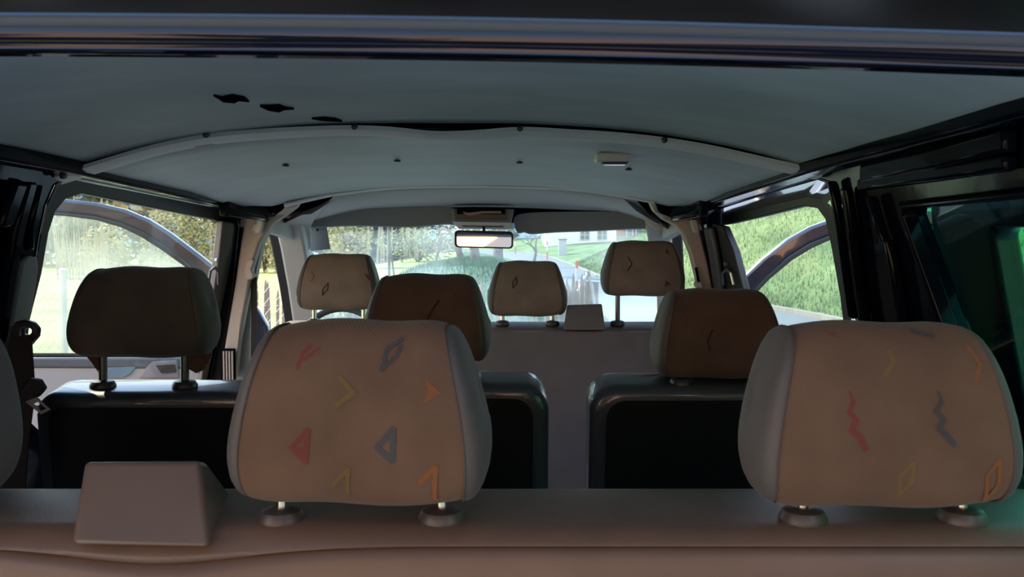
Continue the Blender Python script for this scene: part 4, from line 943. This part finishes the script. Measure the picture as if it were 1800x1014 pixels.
bush('golden_bush', 465, 60, (2.4, 1.5, 3.4), 2600, 0.11, gold, 'pale golden bush seen through the driver door opening')
bush('golden_bush', 735, 62, (3.2, 1.5, 1.3), 1800, 0.09, gold2, 'low olive bush behind the grass bank')
# pale reed-like shrub
x, y = at(145, 47); r = thing('twig_shrub', (x, y, 0), 'pale bare twig shrub in the left window', 'shrub'); b = MB()
for k in range(90):
    x0 = x + random.uniform(-1.4, 1.4); b.tube([Vector((x0, y + random.uniform(-.4, .4), -.1)), Vector((x0 + random.uniform(-.3, .3), y, random.uniform(1.4, 3.4)))], [0.03, 0.008], 4, False)
b.build('twigs', twig, r)
# woodland edge
b = MB(); random.seed(5)
def wood(n, x0, x1, y0, y1, zmax, s, fix=None):
    for _ in range(n):
        cx_ = random.uniform(x0, x1); cz = random.random() ** 0.8 * zmax
        cl_ = noise.noise(Vector((cx_ * .25, cz * .25, 3)))
        b.mi = fix if fix is not None else (0 if cl_ < -0.02 else (1 if cl_ < 0.2 else 2))
        leafquads(b, Vector((cx_, random.uniform(y0, y1), cz)), 4, (.7, .7, .6), s)
wood(5200, -62, -16, 78, 92, 13, 0.34)
wood(3200, -19, 0, 95, 108, 10, 0.36, 4)
b.mi = 3
for k in range(70):
    cx_ = random.uniform(-60, -8); yy = random.uniform(74, 90); b.tube([Vector((cx_, yy, -.1)), Vector((cx_ + random.uniform(-.8, .8), yy, random.uniform(6, 12)))], [0.12, 0.04], 5, False)
tag(b.build('woodland', [dkgreen, gold2, gold, twig, hazeleaf], smooth=False), 'dense mixed woodland edge along the far side of the meadow', 'woodland', kind='stuff')

tree('added_evergreen', -3.2, -10, 'dark evergreen tree added behind the van to break up reflections, left of the added barn', 'tree', (Vector((0, 0, 1)), 2.2, 0.2), 4, dkgreen, 26, (.7, .7, .6), 0.13)  # evergreens added behind the van to break up the sky's reflection
tree('added_evergreen', -8.5, -13, 'dark evergreen tree added far behind the van to break up reflections at the meadow edge', 'tree', (Vector((0, 0, 1)), 2.6, 0.22), 4, dkgreen, 26, (.8, .8, .7), 0.14)
# ---- fences
galv = mat('galvanised_steel', (0.50, 0.53, 0.56), 0.45, metal=0.5)
cf = thing('chain_link_fence', (-3.4, 6.0, 0), 'chain-link fence with a pale steel post outside the left window', 'fence')
ztop = P(110, 486, 6).z
fx = P(110, 480, 6).x
MB().tube([Vector((fx, 6, -0.1)), Vector((fx, 6, P(110, 479, 6).z))], 0.024, 12).build('post', galv, cf)
MB().lathe([(0.026, 0), (0.027, 0.02), (0.012, 0.03)], (fx, 6, P(110, 479, 6).z), 12).build('post_cap', galv, cf)
b = MB(); sp_ = 0.062; x0, x1 = -4.4, -2.3
for dirn in (-1, 1):
    k = -30
    while k < 90:
        xs0 = x0 + k * sp_; pts = []
        za, zb_ = 0.25, ztop; n_ = 1
        xa, xb_ = xs0, xs0 + dirn * (zb_ - za) * 0.8
        if max(xa, xb_) > x0 and min(xa, xb_) < x1: b.tube([Vector((xa, 6.0 + .004 * dirn, za)), Vector((xb_, 6.0 + .004 * dirn, zb_))], 0.0026, 3, False)
        k += 1
for z in (ztop, ztop - 0.5, 0.26): b.tube([Vector((x0 - 0.5, 6, z)), Vector((x1, 6, z))], 0.0025, 4)
b.build('wire_mesh', galv, cf)
wood_g = mat('weathered_paling', (0.24, 0.19, 0.16), 0.9, var=0.3, vscale=5, bump=(30, 0.5, 0.01))
pf = thing('picket_fence', (-1.5, 11, 0), 'weathered chestnut picket fence beyond the windscreen, running left of the road', 'fence')
line = [(-3.9, 11.6), (-2.4, 11.2), (-0.6, 11.0), (0.6, 11.2), (1.0, 12.4), (1.25, 14.2)]
def along(line, step):
    out = []; carry = 0
    for (a, b_), (c, d) in zip(line, line[1:]):
        L = math.hypot(c - a, d - b_); t = carry
        while t < L: out.append((a + (c - a) * t / L, b_ + (d - b_) * t / L)); t += step
        carry = t - L
    return out
wires = {0.35: [], 0.95: []}
for k, (x, y) in enumerate(along(line, 0.088)[:99]):
    z = ground_h(x, y); h_ = random.uniform(1.16, 1.36); lean = random.uniform(-.025, .025); w_ = random.uniform(.014, .021)
    r3 = Matrix.Rotation(random.uniform(-.3, .3), 3, 'Z'); b = MB(); rws = []
    for zz, f in ((0, 1), (h_ * 0.5, 1.05), (h_ - 0.10, 0.95), (h_, 0.12)):
        rws.append([Vector((x + lean * zz, y, z + zz)) + r3 @ Vector((sx * w_ * f, sy * 0.011 * f, 0)) for sx, sy in ((-1, -1), (1, -1), (1, 1), (-1, 1))])
    b.rings(rws); b.build('picket', wood_g, pf, smooth=False)
    for hz in wires: wires[hz].append(Vector((x, y - 0.014, z + hz)))
for hz in wires: MB().tube(wires[hz], 0.003, 4).build('wire', galv, pf)
# metal handrail and stump beside the road
hrl = thing('handrail', (1.1, 13.2, 0), 'sloping metal handrail beside the old pickets and road', 'handrail')
MB().tube([P(1000, 546, 12.6), P(1031, 481, 13.0), P(1040, 500, 13.0), P(1048, 560, 13.0)], 0.022, 8).build('rail', galv, hrl)
MB().tube([P(1018, 493, 12.9), P(1062, 496, 13.2)], 0.014, 8).build('rail', galv, hrl)
gp = thing('fence_post', (*at(1043, 13.6), 0), 'thick grey wooden fence post beside the handrail', 'post')
q = P(1043, 494, 13.6); MB().tube([Vector((q.x, q.y, -.05)), q], [0.085, 0.08], 10).build('post', wood_g, gp)
# snow poles
for (px, d, hh_), lb in zip(((1014, 30, 1.25), (962, 62, 1.3), (906, 72, 1.3)), ('red snow pole nearest, left of the raised headrest', 'red tipped snow pole halfway along the road bend', 'far red snow pole by the bare trees')):
    x, y = at(px, d); z = ground_h(x, y); r = thing('snow_pole', (x, y, z), lb, 'pole', 'snow poles along the road')
    MB().tube([Vector((x, y, z - .05)), Vector((x, y, z + hh_))], 0.045, 8).build('pole', mat('red_pole', (0.65, 0.10, 0.07), 0.5), r)
    MB().tube([Vector((x, y, z + hh_ * .45)), Vector((x, y, z + hh_ * .8))], 0.047, 8).build('band', M['white'], r)
# power pole with cross wire
x, y = at(684, 42); r = thing('power_pole', (x, y, 0), 'slim wooden double pole beside the golden bush', 'pole')
MB().tube([Vector((x, y, -.1)), Vector((x, y, 5.5))], [0.07, 0.05], 8).build('pole', bark, r); MB().tube([Vector((x + .28, y, -.1)), Vector((x + .02, y, 2.2))], 0.05, 6).build('stay', bark, r)
MB().tube([Vector((x - .4, y, 1.2)), Vector((x + 1.8, y, 1.25))], 0.022, 5).build('rail', bark, r)
# red car
x, y = at(779, 88); zc = P(779, 451, 88).z
cr = thing('parked_car', (x, y, zc), 'small dark car with a red end parked behind the blossom trunk', 'car')
prof = [(-0.85, 0.35), (-0.86, 0.75), (-0.80, 0.95), (-0.62, 1.42), (0.62, 1.42), (0.80, 0.95), (0.86, 0.75), (0.85, 0.35)]
MB().prism([Vector((x + a, y - 1.6, zc + h)) for a, h in prof], Vector((0, 3.6, 0))).build('body', mat('dark_red_paint', (0.35, 0.03, 0.04), 0.3, coat=1.0), cr, bevel=0.12, seg=3)
MB().prism([Vector((x + a, y - 1.62, zc + h)) for a, h in [(-0.72, 0.98), (-0.56, 1.36), (0.56, 1.36), (0.72, 0.98)]], Vector((0, 0.04, 0))).build('window', M['rubber'], cr)
for sx in (-0.72, 0.72):
    for sy in (-1.0, 1.2): MB().lathe([(0.2, -.1), (0.32, -.1), (0.32, .1), (0.2, .1)], (x + sx, y + sy, zc + .32), 16, Matrix.Rotation(math.pi / 2, 3, 'Y')).build('wheel', M['rubber'], cr)
    MB().box((x + sx * .95, y - 1.62, zc + .8), (0.18, 0.06, 0.16)).build('tail_light', mat('tail_lamp', (0.6, 0.03, 0.05), 0.3), cr)

# ---- house on the slope
plaster = mat('white_plaster', (0.72, 0.76, 0.78), 0.9, var=0.05, vscale=0.5)
hd_ = 78
def hp(px, py, d=hd_): return P(px, py, d)
hs = thing('house', hp(1015, 440), 'white house with four-pane windows on the slope behind the hillside', 'house')
a = hp(958, 440); c2 = hp(1083, 440); top = hp(1020, 300).z
MB().prism([Vector((a.x, hd_, a.z - 2)), Vector((c2.x, hd_, a.z - 2)), Vector((c2.x, hd_, top)), Vector((a.x, hd_, top))], Vector((0, 9, 0))).build('wall', plaster, hs, smooth=False)
MB().prism([Vector((a.x - .6, hd_ - .6, top)), Vector((c2.x + .6, hd_ - .6, top)), Vector((c2.x + .6, hd_ + 4.5, top + 3)), Vector((a.x - .6, hd_ + 4.5, top + 3))], Vector((0, 0, .25))).build('roof', mat('roof_tiles', (0.30, 0.13, 0.09), 0.8), hs, smooth=False)
for x0, x1 in ((1019, 1037), (1049, 1068)):
    p0 = hp(x0, 422); p1 = hp(x1, 404)
    fm = MB().box(((p0.x + p1.x) / 2, hd_ - .04, (p0.z + p1.z) / 2), (p1.x - p0.x, .08, p1.z - p0.z)).build('window', M['white'], hs, smooth=False)
    wd_, ht_ = (p1.x - p0.x), (p1.z - p0.z)
    for i in (0, 1):
        for j in (0, 1): MB().box((p0.x + wd_ * (.27 + .46 * i), hd_ - .09, p0.z + ht_ * (.27 + .46 * j)), (wd_ * .38, .02, ht_ * .40)).build('pane', mat('house_pane', (0.10, 0.17, 0.19), 0.1), fm, smooth=False)
hs2 = thing('house', hp(1110, 420, 88), 'brick red house with white framed windows at the right edge of the screen', 'house')
a = hp(1074, 430, 88); c2 = hp(1160, 430, 88); top = hp(1100, 340, 88).z
MB().prism([Vector((a.x, 88, a.z - 2)), Vector((c2.x, 88, a.z - 2)), Vector((c2.x, 88, top)), Vector((a.x, 88, top))], Vector((0, 8, 0))).build('wall', mat('brick_wall', (0.33, 0.14, 0.11), 0.9, var=0.2, vscale=3), hs2, smooth=False)
MB().prism([Vector((a.x - .5, 87.5, top)), Vector((c2.x + .5, 87.5, top)), Vector((c2.x + .5, 92, top + 2.6)), Vector((a.x - .5, 92, top + 2.6))], Vector((0, 0, .25))).build('roof', mat('grey_roof_tiles', (0.2, 0.12, 0.1), 0.8), hs2, smooth=False)
for x0, x1 in ((1100, 1113), (1117, 1131), (1135, 1149)):
    p0 = hp(x0, 418, 88); p1 = hp(x1, 396, 88)
    fm = MB().box(((p0.x + p1.x) / 2, 87.95, (p0.z + p1.z) / 2), (p1.x - p0.x, .1, p1.z - p0.z)).build('window', M['white'], hs2, smooth=False)
    MB().box(((p0.x + p1.x) / 2, 87.88, (p0.z + p1.z) / 2), ((p1.x - p0.x) * .7, .04, (p1.z - p0.z) * .8)).build('pane', M['pane_green'] and mat('house_pane2', (0.12, 0.22, 0.24), 0.1), fm, smooth=False)
# grey roadside cabinet by the house
q0 = hp(982, 438, 66); q1 = hp(996, 421, 66)
bx_ = thing('utility_cabinet', ((q0.x + q1.x) / 2, 66, q0.z), 'pale grey cabinet standing at the foot of the white house', 'cabinet')
MB().box(((q0.x + q1.x) / 2, 66.3, (q0.z + q1.z) / 2 - .3), (q1.x - q0.x, .6, q1.z - q0.z + .6)).build('body', mat('cabinet_grey', (0.38, 0.42, 0.45), 0.5), bx_, bevel=0.03)
MB().box(((q0.x + q1.x) / 2 + .02, 66.3, q1.z + .02), (q1.x - q0.x + .08, .7, .06)).build('lid', M['darkpost'], bx_)

# ---- wooden barn added behind the van (sunlit; bounces warm light into mirror and tailgate)
bn = thing('added_barn', (4.7, -9, 0), 'pale boarded barn with a low sweeping roof added behind the van for warm bounce light', 'added_barn')
MB().prism([Vector((-1.0, -8, -.1)), Vector((9.5, -8, -.1)), Vector((9.5, -8, 1.9)), Vector((4.7, -8, 5.0)), Vector((-1.0, -8, 1.2))], Vector((0, -8, 0))).build('wall', mat('added_barn_boards', (0.52, 0.38, 0.29), 0.8, var=0.2, vscale=3, stretch=(6, 1, 0.4)), bn, smooth=False)
for s_ in (-1, 1):
    e = Vector((4.7 + s_ * 6.1, -7.3, 0.98)); rdg = Vector((4.7, -7.3, 5.05))
    MB().prism([e, rdg, rdg + Vector((0, -9.4, 0)), e + Vector((0, -9.4, 0))], Vector((0, 0, .35))).build('roof', mat('added_barn_roof', (0.22, 0.20, 0.20), 0.8), bn, smooth=False)
bd = MB().box((4.2, -7.97, 1.2), (2.2, .08, 2.4)).build('door', mat('added_barn_door', (0.10, 0.06, 0.045), 0.7), bn, smooth=False)
for x in (1.7, 6.9): MB().box((x, -7.97, 1.5), (0.9, .08, 0.9)).build('window', M['rubber'], bn, smooth=False)
